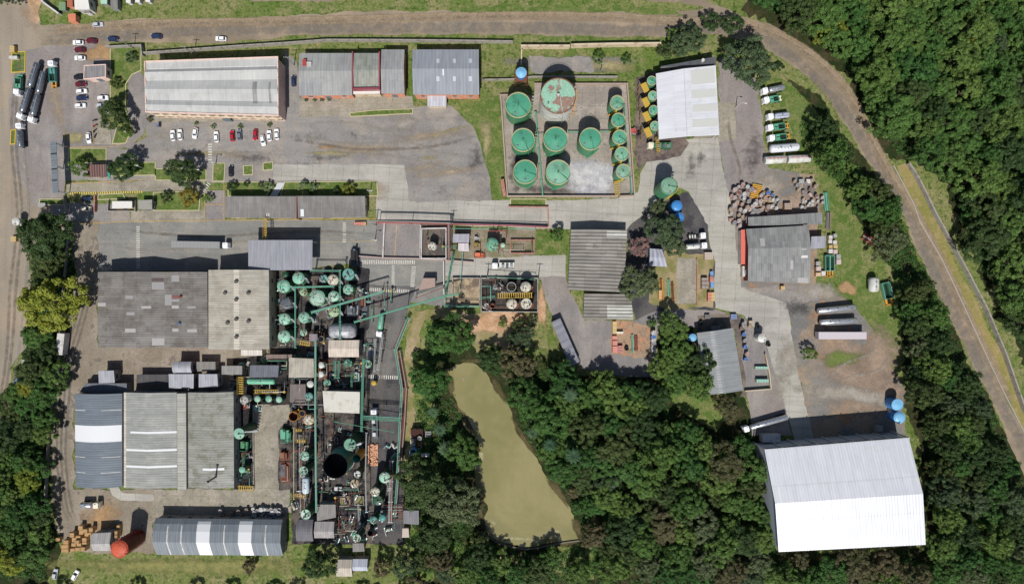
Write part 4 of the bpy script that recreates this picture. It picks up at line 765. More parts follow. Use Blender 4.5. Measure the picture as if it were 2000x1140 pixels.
# process tanks
T=[('small dark green tank in the tank yard corner',556.5,536,6,5,DG,DG,'dome'),('mint dome tank in the top row of the tank yard',583,543,12,6,MT,GS,'dome'),('mint tank with brown fittings at the tank yard west side',554,559,13,6,MT,GS,'dome'),('small pale green tank hemmed in by pipes',593,570,8,4.5,paint('pale green mat',A(160,180,140),.6),GS,'dome'),('dark teal tank under the green cross pipe',632,544,8,5,TL,DG,'flat'),('grey pipe-wrapped tank near the yard east edge',650.5,546.5,12,6,CR,DKT,'dome'),('teal flat-topped tank at the yard north-east corner',680.5,536,12,7,TL,DG,'flat'),('mint tank with dark scars south of the teal one',680,565,10,6,MT,GS,'dome'),('largest mint dome in the middle of the tank yard',620,581.5,16,7,MT,GS,'dome'),('mint tank right of the largest dome',652,579,11,6.5,MT,GS,'dome'),('dark grey dome tank in the tank yard',559,592,13,5.5,DKT,DKT,'dome'),('pale green tank crossed by the diagonal pipes',652,608,11,5.5,paint('pale green mat',None),DG,'dome'),('mint dome lower left in the tank yard',556,623,11.5,6,MT,GS,'dome'),('mint dome beside the green pipe spine',594,620,11,6,MT,GS,'dome'),('small green-brown tank near the yellow pipework',593,649,7,5,MT,RUST,'dome'),('mint dome with a rust spot, southernmost in the yard',555,657,12.5,6,MT,GS,'dome'),
('tiny round pump tower by the silver vessel',627,662,6,4,PS,STEEL,'open'),('white round tank by the red machine',477,781,8,5,WT,WT,'dome'),
('left of three small green vats below the long vessel',503,779,6,4.5,MT,DG,'dome'),('middle of three small green vats below the long vessel',525,779,6,4.5,MT,DG,'dome'),('right of three small green vats below the long vessel',545,780,6,4.5,MT,DG,'dome'),
('tall mint-topped dark green tank beside the mossy roof',467,846.5,11,12,MT,DG,'cone'),('small mint tank south of the tall mint-topped one',473,917,6,6,MT,DG,'dome'),
('wide orange-rimmed open vat by the slab',573,813,10,3.5,paint('brown pit mat',A(110,74,54),.8),OY,'open'),('little grey pump vat beside the orange vat',590,807,6.5,3,STEEL,STEEL,'open'),('beige dome by the orange vat',603,819.5,10.5,4,CR,CR,'dome'),('small white dome on the rack west side',606,750,6.5,5,WT,DKT,'dome'),('small green-grey tank under the pipe spine',603.5,774,8,5,TL,DG,'dome'),
('upper white dome on the rust deck',627,713,6,5,WT,WT,'dome'),('lower white dome on the rust deck',626,731,6,5,WT,WT,'dome'),
('green ringed tank beneath the cream ribbed roof',680,709.5,8,5,PG,DG,'flat'),('green spiral-topped tank near the rack corner',718,710.5,8,6.5,MT,DG,'flat'),('small green vat north of the off-white roof',639,748,7,4,MT,DG,'dome'),('yellow topped small tank on the dark road edge',730,748,4.6,3,YR,YR,'dome'),
('vast black open tank in the oily yard',655,909,26.5,9.5,black,TL,'open'),('tall green tank with yellow rim behind the black tank',683.5,868,13,12,GT,DG,'flat'),('orange ring platform tower beside the black tank',696,895,9,10,TL,OY,'open'),('slim white topped tank right of the black tank',698,925,7.5,8,WT,DG,'dome'),('pale tan round tank south of the black tank',693,944,10,4,paint('pale tan tank mat',A(176,160,134),.8,.12,A(120,100,80),.8),CR,'flat'),
('mint and white topped tank by the vertical pipe bank',751.5,932,11,9.5,MT,DG,'dome'),('white topped tank with fittings near the pipe bank',732.6,959.5,10,10,CR,DG,'dome'),('squat dark green cone tank under the white topped one',738,977,10,5,DG,DG,'cone'),
('upper mint topped column of the west pair',595,890,9,10,MT,DG,'dome'),('lower mint topped column of the west pair',592.6,918.5,8.7,10,MT,DG,'flat'),('mint topped column beside the dark grey roof',597,1004,10.3,10,MT,DG,'flat'),('mint topped tank at the far south fence',697,1050,8,10,MT,DG,'flat'),
('teal tank with pink valve in the south cluster',729.5,1015,7.5,6,TL,DG,'dome'),('small light teal vessel in the south cluster',747,1011,6,7,TL,TL,'dome'),('dark open drum at the south cluster edge',723,1040.5,6,4,black,DKT,'open'),
('lone white tank inside the square rimmed wall',843.5,480,8.5,5,CR,WT,'dome'),('green dome tank with yellow stair among the grey huts',961,477,13,6,GT,GS,'dome'),('tiny mint tank right of the green dome tank',982,479,4.5,3.5,MT,GS,'dome'),
('upper left of the four white basin tanks',999,560,9.5,6,WT,WT,'open'),('upper right of the four white basin tanks',1027,560,11,6,CR,WT,'dome'),('lower left of the four white basin tanks',999.5,593,11,6,CR,WT,'dome'),('lower right of the four white basin tanks',1028,593,11,6,CR,WT,'flat'),('little pump vat in the basin corner',962,597,5,2,RUST,STEEL,'open'),
('upper white dome of the pond-side unit',819.5,855.5,4,4,WT,WT,'dome'),('blue ring-topped tank of the pond-side unit',806,882.5,6.5,4.5,LB,LB,'open')]
def fittings(lb,x,y,r,h):
    o=[q for q in bpy.data.objects if q.type=='EMPTY' and q.get('label')==lb][0]; X,Y=W(x,y,h); rr=r*S*.96; rq=random.Random(int(x*3+y))
    for i in range(5):
        a=rq.uniform(0,6.28); d=rr*rq.uniform(.3,.85); z=h+rr*.3*math.sqrt(max(0,1-(d/rr)**2)); px,py=X+d*math.cos(a),Y+d*math.sin(a)
        if i<3: MB().cyl(px,py,z-.3,z+.45,rq.uniform(.15,.34),n=10).build('nozzle',rq.choice([RUST,STEEL,DKT]),o)
        else: b=a+rq.uniform(.8,1.6); MB().tube([(px,py,z-.2),(px,py,z+.6),(X+rr*1.05*math.cos(b),Y+rr*1.05*math.sin(b),h+.7),(X+rr*1.05*math.cos(b),Y+rr*1.05*math.sin(b),.3)],rq.uniform(.07,.12),7).build('pipe',rq.choice([RUST,CR,PG,PS]),o)
for (lb,x,y,r,h,tp,sd_,kd) in T:
    r*=.94
    rim=None if tp in (CR,DKT) else {id(MT):paint('mint rim mat',A(150,190,160),.6)}.get(id(tp),tp)
    if 'yellow rim' in lb: rim=OY
    if 'orange' in lb: rim=OY
    if 'black' in lb: rim=black
    tank(lb,x,y,r,h,tp,sd_,rim,kd,legs=(r<8 and kd!='open' and h>4.6),ladder=-.7 if r>10 and kd!='open' else None,base=r>9,tk=.1,pl=STEEL if x<735 else RUST)
    if kd in('dome','flat') and r>6.5: fittings(lb,x,y,r,h)
def _x(): pass
def hvessel(label,x0,y0,x1,y1,r,zc,mat,legm=STEEL,ends=None,name='horizontal_vessel',cat='vessel',mh=2,marks=False):
    a=Vector((*W(x0,y0,zc),zc)); b=Vector((*W(x1,y1,zc),zc)); c=(a+b)/2; o=wroot(name,label,cat,c.x,c.y); d=(b-a).normalized(); L=(b-a).length
    m=MB(); e=min(r*.5,L*.2); pts=[a,a+d*e*.2,a+d*e,b-d*e,b-d*e*.2,b]; m.tube(pts,[r*.35,r*.8,r,r,r*.8,r*.35],20); m.build('shell',mat,o)
    for k in (.2,.8): p=a.lerp(b,k); MB().box(p.x,p.y,0,.4,r*1.6,zc-r*.55,math.atan2(d.y,d.x)).build('saddle',legm,o)
    for k in range(mh): p=a.lerp(b,(k+1)/(mh+1)); MB().cyl(p.x,p.y,zc+r*.9,zc+r+.3,.3,n=14).build('manhole',STEEL,o)
    m=MB(); p=a+Vector((0,0,r+.05)); q=b+Vector((0,0,r+.05)); m.tube([p.lerp(q,.1),p.lerp(q,.9)],.06,6); m.build('walk_rail',legm,o)
    if marks:
        m=MB(); n=Vector((-d.y,d.x,0))
        for k in range(5):
            p=a.lerp(b,.25+k*.11)-n*r*.25; m.box(p.x,p.y,zc+r*.985,.18,.5,.03,math.atan2(d.y,d.x)+.5*(k%2))
        m.build('marking',black,o)
    return o
hvessel('long mint green horizontal vessel beneath the dark blue roof',483.5,744,537,744.5,1.15,4.5,paint('vessel mint mat',A(112,186,150),.5,.08,A(150,200,170),.5),mh=1)
hvessel('big silver wrapped horizontal vessel crossed by pipes',644,646,696,646,2.9,4.2,paint('crumpled silver mat',A(176,176,178),.55,.2,A(110,112,120),.5,metal=.2,fine=1.2),mh=1)
hvessel('white and pale blue upright-lying vessel beside the rack',597.5,931,597.5,963,1.35,3,paint('white blue vessel mat',A(206,218,226),.45,.05),marks=True)
hvessel('white closed tank shell lying on the grass near the tree line',1706,541,1706,570,1.9,2,WT)
hvessel('stray white tank trailer shell under the east trees',1503,291,1560,286.5,1.6,2.3,paint('white aluminium mat',A(216,218,222),.4,.05),name='tank_trailer',cat='tank trailer',marks=True)
for (lb,x0,y0,x1,y1) in [('west half of the white red-marked tank trailer pair',1495,312.5,1536,310),('east half of the white red-marked tank trailer pair',1540,310.5,1584,308)]:
    a=Vector(W(x0,y0,3));b=Vector(W(x1,y1,3));c=(a+b)/2;an=math.atan2(b.y-a.y,b.x-a.x);L=(b-a).length; o=root('tank_trailer',lb,'tank trailer',(c.x,c.y,.1),an,'white tank trailers at the east yard'); 
    m=MB(); pts=[(-L/2,0,2),(-L/2+.1,0,2),(L/2-.1,0,2),(L/2,0,2)]; m.tube(pts,[1.3,1.55,1.55,1.3],16); m.build('tank',WT,o)
    m=MB(); 
    for k in range(14): m.box(-L*.42+k*L*.065,.35,3.47,.28,.35+.1*(k%3),.06,.3*(k%2))
    m.build('marking',paint('faded red mark mat',A(190,80,90),.7,.2),o)
    MB().box(0,0,.6,L*.9,.9,.25).build('chassis',black,o)
    for k in (-1,1):
        for q in (-.3,.3,.38): w=MB().tube([(L*q,k*1.2-.15,.5),(L*q,k*1.2+.15,.5)],.5,14).build('wheel',rubber,o)
# ================= PIPE RACKS =================
def rack(label,pts,h,w,mats,postm=PG,sp=6,name='pipe_rack',cat='pipe rack',r=.12,post=True,group=None):
    P=[Vector((*W(x,y,h),0)) for x,y in pts]; c=sum(P,Vector())/len(P); o=wroot(name,label,cat,c.x,c.y,group); n=len(mats)
    p2=[(p.x,p.y) for p in P]
    for k,mt in enumerate(mats):
        off=0 if n==1 else (k/(n-1)-.5)*(w-.4)
        Lf,_=strip_pts(p2,abs(off)*2+1e-4); q=Lf if off>=0 else _
        MB().tube([(x,y,h+r+.06*(k%2)) for x,y in q],r*(1,.8,1.1)[k%3],8).build('pipe',mt,o)
    for a,b in zip(P,P[1:]):
        L=(b-a).length; an=math.atan2(b.y-a.y,b.x-a.x); k=max(1,int(L/sp))
        for i in range(k+1):
            q=a.lerp(b,i/k); m=MB().box(q.x,q.y,h-.28,.22,w+.3,.22,an).build('crossbeam',postm,o)
            if post and i%2==0:
                d=Vector((-math.sin(an),math.cos(an),0))*(w/2)
                for s_ in ((-1,1) if w>1.2 else (0,)): u=q+d*s_; MB().box(u.x,u.y,0,.2,.2,h-.28,an).build('post',postm,o)
    return o
rack('green pipe spine running north-south through the tank yard',[(577,557),(577,679)],5.5,.7,[PM,PG])
rack('green pipe line along the east side of the tank yard',[(664,527),(664,662)],7.5,.8,[PG,PM])
rack('short green cross pipes at the top of the tank yard',[(570,561),(652,559)],6.5,.9,[PG,PM,PG]); rack('green header line on the north edge of the tank yard',[(606,528.5),(664,529)],6.2,.8,[PG,PM])
rack('upper diagonal green pipe bridge toward the crossings',[(608,610),(747,570)],8.5,.9,[PM,PG,PM],sp=9)
rack('lower diagonal green pipe bridge over the dark road',[(692,629),(790,600.5),(867,578.5),(895,574)],8,.9,[PG,PM,PG],sp=10)
rack('long green pipe spine along the oily yard west side',[(616.5,665),(616,800),(618,1000)],7.5,.9,[PM,PS,PG],sp=9)
rack('green pipe spine east of the off-white roof',[(710,700),(708,760),(706,842)],7.5,1.1,[PG,PM,PG],sp=8)
rack('wide green pipe bridge over the dark truck road',[(709,815),(781,819)],7,1.8,[PG,PM,PG,PM],sp=7); rack('thin green line south of the wide pipe bridge',[(654,823),(768,843)],8,.4,[PG],sp=12)
rack('teal pipe bundle hugging the east edge of the road',[(798,620),(772.6,684),(785,760),(781,830),(776,940),(771,1008)],3.0,1.1,[PM,PG,PS],sp=9)
rack('rusty pipe bundle outside the teal pipe bundle',[(792,625),(768.5,684)],1.6,.8,[PR,PS],sp=9); rack('rust coloured pipes on the bank beside the teal bundle',[(780,684),(793,760),(789,830),(783,900)],1.2,1.4,[PR,PR,PS,RUST],sp=9)
rack('silver pipe ladder west of the dark road',[(747,660),(742,700),(738,722)],4.5,1.0,[PS,PS],STEEL,sp=3); rack('second silver pipe run beside the spiral-topped tank',[(733,662),(731,725)],4.0,.8,[PS,PS],STEEL,sp=4)
rack('fan of green pipes passing the lavender hut',[(884,500),(880,522),(869,580),(868.5,597),(936,598)],3.8,.9,[PM,PG],sp=8); rack('second green pipe run slanting down past the white trucks wall',[(891,487),(872,560),(869,578)],4.4,.5,[PG],sp=8)
rack('thin green pipe dropping from the pinkish hut',[(904,492),(897,572)],3.2,.3,[PM],sp=9)
rack('red pipe bridge along the pink pipe wall',[(735,433),(800,434),(881,437)],6.2,.9,[PR,PR,PS],paint('red rack mat',A(130,74,80),.8),sp=8); rack('red pipe rack turning south past the white rimmed wall',[(876,437),(877,508)],6.0,1.1,[PR,PS,PR],paint('red rack mat',None),sp=7)
rack('thin long red line east along the pink wall',[(881,438),(1068,443)],3,.3,[PR],PR,sp=14); rack('thin green fence line below the pink wall',[(880,446),(1046,447.5)],2.2,.3,[PM],PG,sp=8)
rack('green pipe line down the middle of the tank farm',[(1046,218),(1050,260),(1060,383)],1.2,.7,[PG,PM,PG],sp=5); rack('green branch pipe west of the big rusty tank',[(1048,222),(1064,222)],1.3,.5,[PG],sp=3); rack('green pipe between the middle tanks of the farm',[(1051,262),(1066,261)],1.3,.5,[PG],sp=3); rack('green pipe line east to the small tank column',[(1110,258),(1190,257)],1.4,.7,[PG,PM],sp=5)
rack('green pipe line beside the small tank column',[(1219,205),(1224,280),(1231,345),(1233,378)],1.3,.7,[PG,PM],sp=5)
rack('thin white pipe crossing to the off-white roof',[(572,789),(632,790)],6,.25,[PS],PS,sp=12); rack('yellow gas line beside the slab yard',[(574,835),(574,975)],3.4,.5,[YR,PS],YR,sp=7); rack('white pipe line along the slab edge',[(585,850),(587,1000)],2.8,.4,[PS],STEEL,sp=7)
rack('vertical silver pipe bank at the plant east boundary',[(764,900),(762,1020)],5,1.5,[PS,PS,PR,PS],STEEL,sp=7); rack('silver pipe lines left of the tile stack',[(716,845),(714,930),(716,1000)],5.5,.7,[PS,STEEL],STEEL,sp=7)
rack('brown pipe tangle frame in the south cluster',[(748,992),(786,992)],3.5,3,[PR,PS,PR,PS,RUST],RUST,sp=3); rack('lower brown pipe frame beside the flat shed',[(757,1006),(785,1006)],3.2,3,[RUST,PR,RUST],RUST,sp=3)
rack('green frame lines around the four white basin tanks',[(952,540),(1045,546)],4,.5,[PG],PG,sp=6); rack('short green pipes at the basin west side',[(939,582),(966,579)],1.4,.9,[PG,PM],sp=3)
rack('brown pipe bundle crossing the clipped slab yard',[(812,580),(866,561)],2.2,.9,[PR,PS],RUST,sp=6)
rack('dark ladder frame against the long arched shed',[(700,982),(702,1050)],5,.8,[STEEL,STEEL],black,sp=5)
rack('green machine frame under the cream roof, left',[(654,705),(655,738)],4,.9,[PG,PM],PG,sp=2.2); rack('green machine frame under the cream roof, right',[(662,705),(661,738)],4,.8,[PG,PM],PG,sp=2.2); rack('green ladder frame reaching the off-white roof',[(675,733),(687,733),(687,757)],4.5,.8,[PG,PG],PG,sp=2)
# yellow walkways etc
def walkway(label,x0,y0,x1,y1,h,w,mat=YR,name='catwalk',cat='catwalk'):
    a=Vector(W(x0,y0,h));b=Vector(W(x1,y1,h)); c=(a+b)/2; o=wroot(name,label,cat,c.x,c.y); an=math.atan2(b.y-a.y,b.x-a.x); L=(b-a).length; d=(b-a)/L; n=Vector((-d.y,d.x))
    m=MB(); k=int(L/.8)
    for i in range(k): p=a+d*(i+.5)*L/k; m.box(p.x,p.y,h-.1,.35,w,.08,an)
    for s_ in (-1,1): p=c+n*s_*w/2; m.box(p.x,p.y,h-.22,L,.14,.12,an)
    m.build('deck',mat,o); m=MB()
    for s_ in (-1,1):
        m.tube([(*(a+n*s_*w/2),h+1),(*(b+n*s_*w/2),h+1)],.06,6)
        for i in range(max(2,int(L/2))+1): p=a+d*L*i/max(2,int(L/2))+n*s_*w/2; m.cyl(p.x,p.y,h,h+1,.04,n=5)
    m.build('railing',mat,o)
    for t in (.04,.96):
        for s_ in (-1,1): p=a+d*L*t+n*s_*w*.45; MB().box(p.x,p.y,0,.16,.16,h-.2,an).build('leg',mat,o)
for q in [('yellow catwalk between the four white basin tanks',971,577.5,1040,576,5.5,1.9),('yellow striped footbridge over the inner street',518,426,518,470,5.5,1.0),('yellow ramp frame at the tank farm south-east corner',1203,356,1206,382,2,1.6),('yellow barrier rail behind the loading truck',1283,268,1286,297,2.5,1.0),('yellow platform by the white-blue vessel',574,966,600,969,3,1.0),('yellow deck beside the green machinery',579,860,597,861,3.2,.9),('yellow pallet cage at the slab south end',465,952,495,953,1.5,1.6),('yellow frame left of the green vessel',470,735,470,770,3.5,1.8),('yellow catwalk below the small green vats',497,764,545,764,3,1.2),('yellow pipe frame south of the tank yard',585,668,606,672,3,1.4),('yellow walkway crossing the rust deck',613,705,616,735,4.6,1.0),('upper yellow striped bench in the oily yard',577,839,590,839,2.6,.8)]: walkway(*q)
# large machinery blocks
def machine(label,x,y,w,l,h,mat,m2=DG,rz=0,name='machine_skid',cat='machine',seed=0,group=None):
    rn=random.Random(seed+int(x*7+y)); X,Y=W(x,y,h/2); o=root(name,label,cat,(X,Y,.1),R(rz),group); w*=S; l*=S
    f=MB(); f.box(0,0,0,w,l,.25); f.build('base',m2,o)
    MB().box(-w*.18,l*.1,.25,w*.45,l*.6,h*.6).build('housing',mat,o)
    MB().tube([(w*.2,-l*.35,h*.4),(w*.2,l*.35,h*.4)],min(w,l)*.16,14).build('drum',m2 if rn.random()<.5 else mat,o)
    MB().tube([(-w*.3,-l*.4,.4),(-w*.3,-l*.4,h*.9),(w*.35,-l*.4,h*.9),(w*.35,l*.3,h*.9)],.1,8).build('pipe',PS if rn.random()<.4 else mat,o)
    MB().cyl(w*.05,l*.38,.25,h,min(w,l)*.12,n=12).build('motor',m2,o); return o
for q in [('green machinery block with frames beside the slab',557.5,850,21,30,4,GT,DG),('green crusher housing right of the machinery block',566,850,8,20,3,GT,DG),('rust red deck carrying two white domes',632,722,22,40,2.2,paint('rust deck mat',A(156,86,58),.85,.2),RUST),
 ('black truck-like filter frame at the crossing corner',693,502,18,36,3.4,black,DKT),('dark generator block south of the crossing',687,607,22,20,3,DKT,STEEL),('brown slatted box left of the oily rack',555,890,18,18,2,paint('brown box mat',A(140,104,84),.9,.2),RUST),('dark rectangular press pit on the slab edge',556.5,922,18,40,1,DKT,RUST),
 ('salmon tractor-like pump by the grey huts',937,498,22,11,2.2,paint('salmon mat',A(220,120,90),.7),RUST),('red hose pump outside the tank farm',1238,256,14,12,1.8,paint('red pump mat',A(190,90,80),.7),STEEL),('red machine next to the white round tank',481,793,9,9,3,OR,STEEL),('green and white fan unit at the slab corner',503,797,14,14,2.5,MT,WT),
 ('olive block in the box by the yellow cage',932,479,14,12,2.5,paint('olive box mat',A(140,128,60),.8),RUST),('white box unit beside the lavender hut',931,465,11,6,2.4,WT,STEEL),('silver compressor near the spiral-topped tank',724,690,12,30,2.6,STEEL,CR),
 ('red brown pond-side boiler block',813,843,24,12,3,RUST,paint('dark rust mat',A(70,40,34),.9,.3)),('cream pond-side engine beside the blue ring tank',806,862,10,18,2.6,CR,STEEL),('green valve block of the pond-side unit',818,881,8,14,2,paint('bright green mat',A(70,150,80),.6),DG),('red brown frame under the small white dome',820,866,9,20,2.4,RUST,RUST)]: machine(*q)
# scattered plant equipment: pumps, valves, vessels
rn=random.Random(5); zones=[(575,612,690,745,9),(622,705,715,760,10),(528,545,545,680,7),(600,650,590,660,8),(640,700,960,985,3),(640,712,1000,1055,9),(715,765,990,1050,9),(575,612,760,1000,14),(745,775,860,1000,10),(640,705,835,880,6),(470,555,700,712,4),(940,995,548,606,4),(464,490,860,945,9),(620,700,930,960,6),(700,722,560,690,8),(440,470,740,765,3)]
kinds=[('green pump set',PG,'pump'),('rusty pump set',RUST,'pump'),('grey pump set',STEEL,'pump'),('cream pump set',CR,'pump'),('dark pump set',DKT,'pump'),('teal pump set',TL,'pump')]
protos={}
def equip(k,x,y,rz,s,zone):
    lb,mt,ct=kinds[k]
    lab=lb+' among the pipework '+zone
    if k not in protos:
        o=root('pump',lab,ct,(0,0,0),0,'pump sets among the plant pipework')
        MB().box(0,0,0,2.2,1.3,.3).build('base',STEEL if mt!=STEEL else DG,o); MB().tube([(-.9,0,.8),(.2,0,.8)],.42,12).build('motor',mt,o); MB().cyl(.65,0,.3,1.3,.4,.3,12).build('pump_head',mt,o); MB().tube([(.65,0,1.2),(.65,0,1.8),(.65,1.3,1.8),(.65,1.3,.1)],.13,8).build('pipe',PS if k%2 else PG,o); protos[k]=o
    else:
        p=protos[k]; o=p.copy(); COL.objects.link(o); o['label']=lab
        for ch in p.children: c=ch.copy(); COL.objects.link(c); c.parent=o
    o.location=(*W(x,y),.1); o.rotation_euler=(0,0,rz); o.scale=(s,s,s)
zn=['south of the tank yard','under the cream roof','west of the pipe spine','around the diagonal pipes','by the tan pits','in the south yard','in the south cluster','beside the slab yard','by the silver pipe bank','behind the black tank','on the brown strip','in the white tank basin','beside the mossy roof','south of the black tank','near the silver vessel','north of the mossy roof']
for (x0,x1,y0,y1,n),z in zip(zones,zn):
    for i in range(n): equip(rn.randrange(6),rn.uniform(x0,x1),rn.uniform(y0,y1),rn.uniform(0,6.3),rn.uniform(.7,1.35),z)
# pits
for lb,(x,y,w,l) in {'tan open-topped pit west of the oily path':(671.5,977,26,18),'tan open-topped pit with dark corner hole':(702.5,976,16,17)}.items():
    X,Y=W(x,y); o=wroot('pit',lb,'pit',X,Y); MB().box(X,Y,.1,w*S-.3,l*S-.3,.3).build('pit_floor',tan,o); q=[(X-w*S/2,Y-l*S/2),(X+w*S/2,Y-l*S/2),(X+w*S/2,Y+l*S/2),(X-w*S/2,Y+l*S/2)]; strip(MB(),q,.3,0,.9,True).build('rim',wg,o)
X,Y=W(730,886); o=wroot('tile_stack','terracotta tile stack spread over the dark road','tile stack',X,Y); rn=random.Random(2)
m=MB()
for i in range(9):
    for j in range(20): 
        if rn.random()<.93: m.box(X-1.8+i*.42+rn.uniform(-.05,.05),Y-4.2+j*.42,.1,.4,.38,.5+.5*rn.random(),rn.uniform(-.1,.1))
m.build('tiles',paint('terracotta mat',A(222,168,134),.9,.15,fine=1),o); MB().box(X,Y,.02,4.2,9,.1).build('pallet',RUST,o)

# loose pipe runs threading the plant, each its own thing
rn=random.Random(21); used=set()
PZ=[((530,700),(530,690),16,'in the tank yard'),((460,560),(695,790),12,'around the green vessel'),((575,615),(740,1010),12,'west of the long spine'),((622,706),(700,762),10,'under the cream roof'),((622,708),(812,960),10,'around the black tank'),((640,770),(960,1055),16,'in the south cluster'),((700,770),(560,730),8,'beside the dark road'),((462,492),(860,950),6,'beside the mossy roof'),((942,1048),(546,606),7,'in the white tank basin'),((826,1040),(450,500),8,'in the utility yard')]
for (xa,ya,n,w) in PZ:
    for i in range(n):
        x,y=rn.uniform(*xa),rn.uniform(*ya); L1=rn.uniform(12,46)*(1 if rn.random()<.5 else -1); L2=rn.uniform(6,26)*(1 if rn.random()<.5 else -1); cl=lambda v,q:max(q[0],min(q[1],v)); h=rn.uniform(.8,4.6)
        if rn.random()<.5: P=[(x,y),(cl(x+L1,xa),y),(cl(x+L1,xa),cl(y+L2,ya))]
        else: P=[(x,y),(x,cl(y+L1,ya)),(cl(x+L2,xa),cl(y+L1,ya))]
        P=[W(*p,h) for p in P]
        if math.dist(P[0],P[1])<1.2 or math.dist(P[1],P[2])<.8: continue
        k=rn.randrange(6); mt=(PG,PM,STEEL,RUST,CR,PR)[k]; nm=('green','mint','grey','rusty','cream','dark red')[k]
        o=wroot('pipe_run',f'{nm} bent pipe run {w}','pipe run',*P[0],'pipe runs threading the plant'); r=rn.uniform(.09,.2)
        MB().tube([(*P[0],.1),(*P[0],h),(*P[1],h),(*P[2],h),(*P[2],.1)],r,8).build('pipe',mt,o)
        if rn.random()<.6: q=P[1]; MB().cyl(q[0],q[1],h-.3,h+.45,r*2.4,n=10).build('valve',(YR,RUST,DG)[i%3],o)
        if rn.random()<.5: q=((P[0][0]+P[1][0])/2,(P[0][1]+P[1][1])/2); MB().box(q[0],q[1],0,.2,.2,h-.1).build('support',STEEL,o)
machine('dark green pump platform beside the mossy roof warehouse',478,905,28,60,1.6,DG,black); machine('dark green valve skid at the mossy roof east wall',478,870,20,22,3,GS,DG)
machine('mint ladder frame machine left of the spiral-topped tank',697,735,16,20,3,PM,STEEL); machine('rusty platform machine beside the dark road head',710,590,12,34,2.6,RUST,DKT)
# ================= VEHICLES =================
def carpaint(n,c): return paint('car '+n,c,.3,.02,spec=.5)
CW=carpaint('white',(.78,.78,.78)); CS=carpaint('silver',(.45,.46,.48)); CN=carpaint('navy',(.02,.035,.09)); CR_=carpaint('red',(.35,.015,.03)); CD=carpaint('dark red',(.12,.012,.02)); CB=carpaint('black',(.015,.015,.02)); CG=carpaint('slate grey',(.14,.16,.2)); CC=carpaint('cream',(.7,.64,.5))
lampm=paint('headlight mat',(.8,.8,.75),.15); redl=paint('tail light mat',(.5,.02,.02),.2)
def rr(L,Wd,c,x0=0,n=4):
    q=[]
    for sx,sy,a0 in ((1,-1,-90),(1,1,0),(-1,1,90),(-1,-1,180)):
        for i in range(n+1): a=R(a0+90*i/n); q.append((x0+sx*(L/2-c)+c*math.cos(a),sy*(Wd/2-c)+c*math.sin(a)))
    return q
def mkcar(label,loc,rz,mat,group,pick=False):
    o=root('parked_car',label,'car',loc,rz,group)
    m=MB(); m.frus(rr(4.25,1.72,.45),.28,rr(4.3,1.76,.5),.62); m.frus(rr(4.3,1.76,.5),.62,rr(4.0,1.62,.5,-.02),.88)
    b=[(1.05,-.74),(1.05,.74),(-1.75,.74),(-1.75,-.74)][::-1]; t=[(.35,-.6),(.35,.6),(-1.25,.6),(-1.25,-.6)][::-1]
    if pick: b=[(1.0,-.76),(1.0,.76),(-.5,.76),(-.5,-.76)][::-1]; t=[(.4,-.64),(.4,.64),(-.35,.64),(-.35,-.64)][::-1]
    b,t=ccw(b),ccw(t); m.frus(b,.86,t,1.42); body=m.build('body',mat,o)
    MB().frus([(x*.98,y*.98) for x,y in t],1.415,[(x*.93,y*.93) for x,y in t],1.47).build('roof_panel',mat,o)
    def quad(nm,c):  # lifted quad
        c=[Vector(v) for v in c]; n=(c[1]-c[0]).cross(c[2]-c[0]).normalized()*.02
        if n.z<0: n=-n
        k=sum(c,Vector())/4; c=[k+(v-k)*.9+n for v in c]; MB().add(c,[(0,1,2,3)]).build(nm,glass,o)
    B=lambda x,y:(x,y,.88); xb=b; mx=max(x for x,_ in b); mn=min(x for x,_ in b); tx=max(x for x,_ in t); tn=min(x for x,_ in t); yb,yt=.74,.6
    quad('windshield',[(mx,-yb,.88),(mx,yb,.88),(tx,yt,1.42),(tx,-yt,1.42)]); quad('rear_window',[(mn,-yb,.88),(mn,yb,.88),(tn,yt,1.42),(tn,-yt,1.42)])
    for s_ in (-1,1): quad('side_window',[(mx,s_*yb,.88),(mn,s_*yb,.88),(tn,s_*yt,1.42),(tx,s_*yt,1.42)])
    if pick: MB().box(-1.35,0,.84,1.45,1.3,.06).build('cargo_bed',black,o)
    for x in (-1.3,1.35):
        for s_ in (-1,1): w=MB().tube([(x,s_*.72,.32),(x,s_*.9,.32)],.32,16).build('wheel',rubber,o)
    for s_ in (-1,1): MB().box(2.02,s_*.6,.62,.16,.3,.14).build('headlight',lampm,o); MB().box(-2.05,s_*.62,.66,.14,.26,.14).build('tail_light',redl,o); MB().box(.85,s_*.93,.86,.16,.2,.14).build('mirror',mat,o)
    return o
def copytree(p,label,loc,rz,group=None,mat=None,matparts=('body','roof_panel','mirror')):
    o=p.copy(); COL.objects.link(o); o.location=loc; o.rotation_euler=(0,0,rz); o['label']=label
    if group: o['group']=group
    def rec(src,dst):
        for ch in src.children:
            c=ch.copy(); COL.objects.link(c); c.parent=dst
            if mat and ch.name.split('.')[0] in matparts: c.material_slots[0].link='OBJECT'; c.material_slots[0].material=mat
            rec(ch,c)
    rec(p,o); return o
gA='cars in the column beside the gatehouse'; gB='cars in the row south of the office block'; gC='cars on the north road'; gD='cars elsewhere around the site'
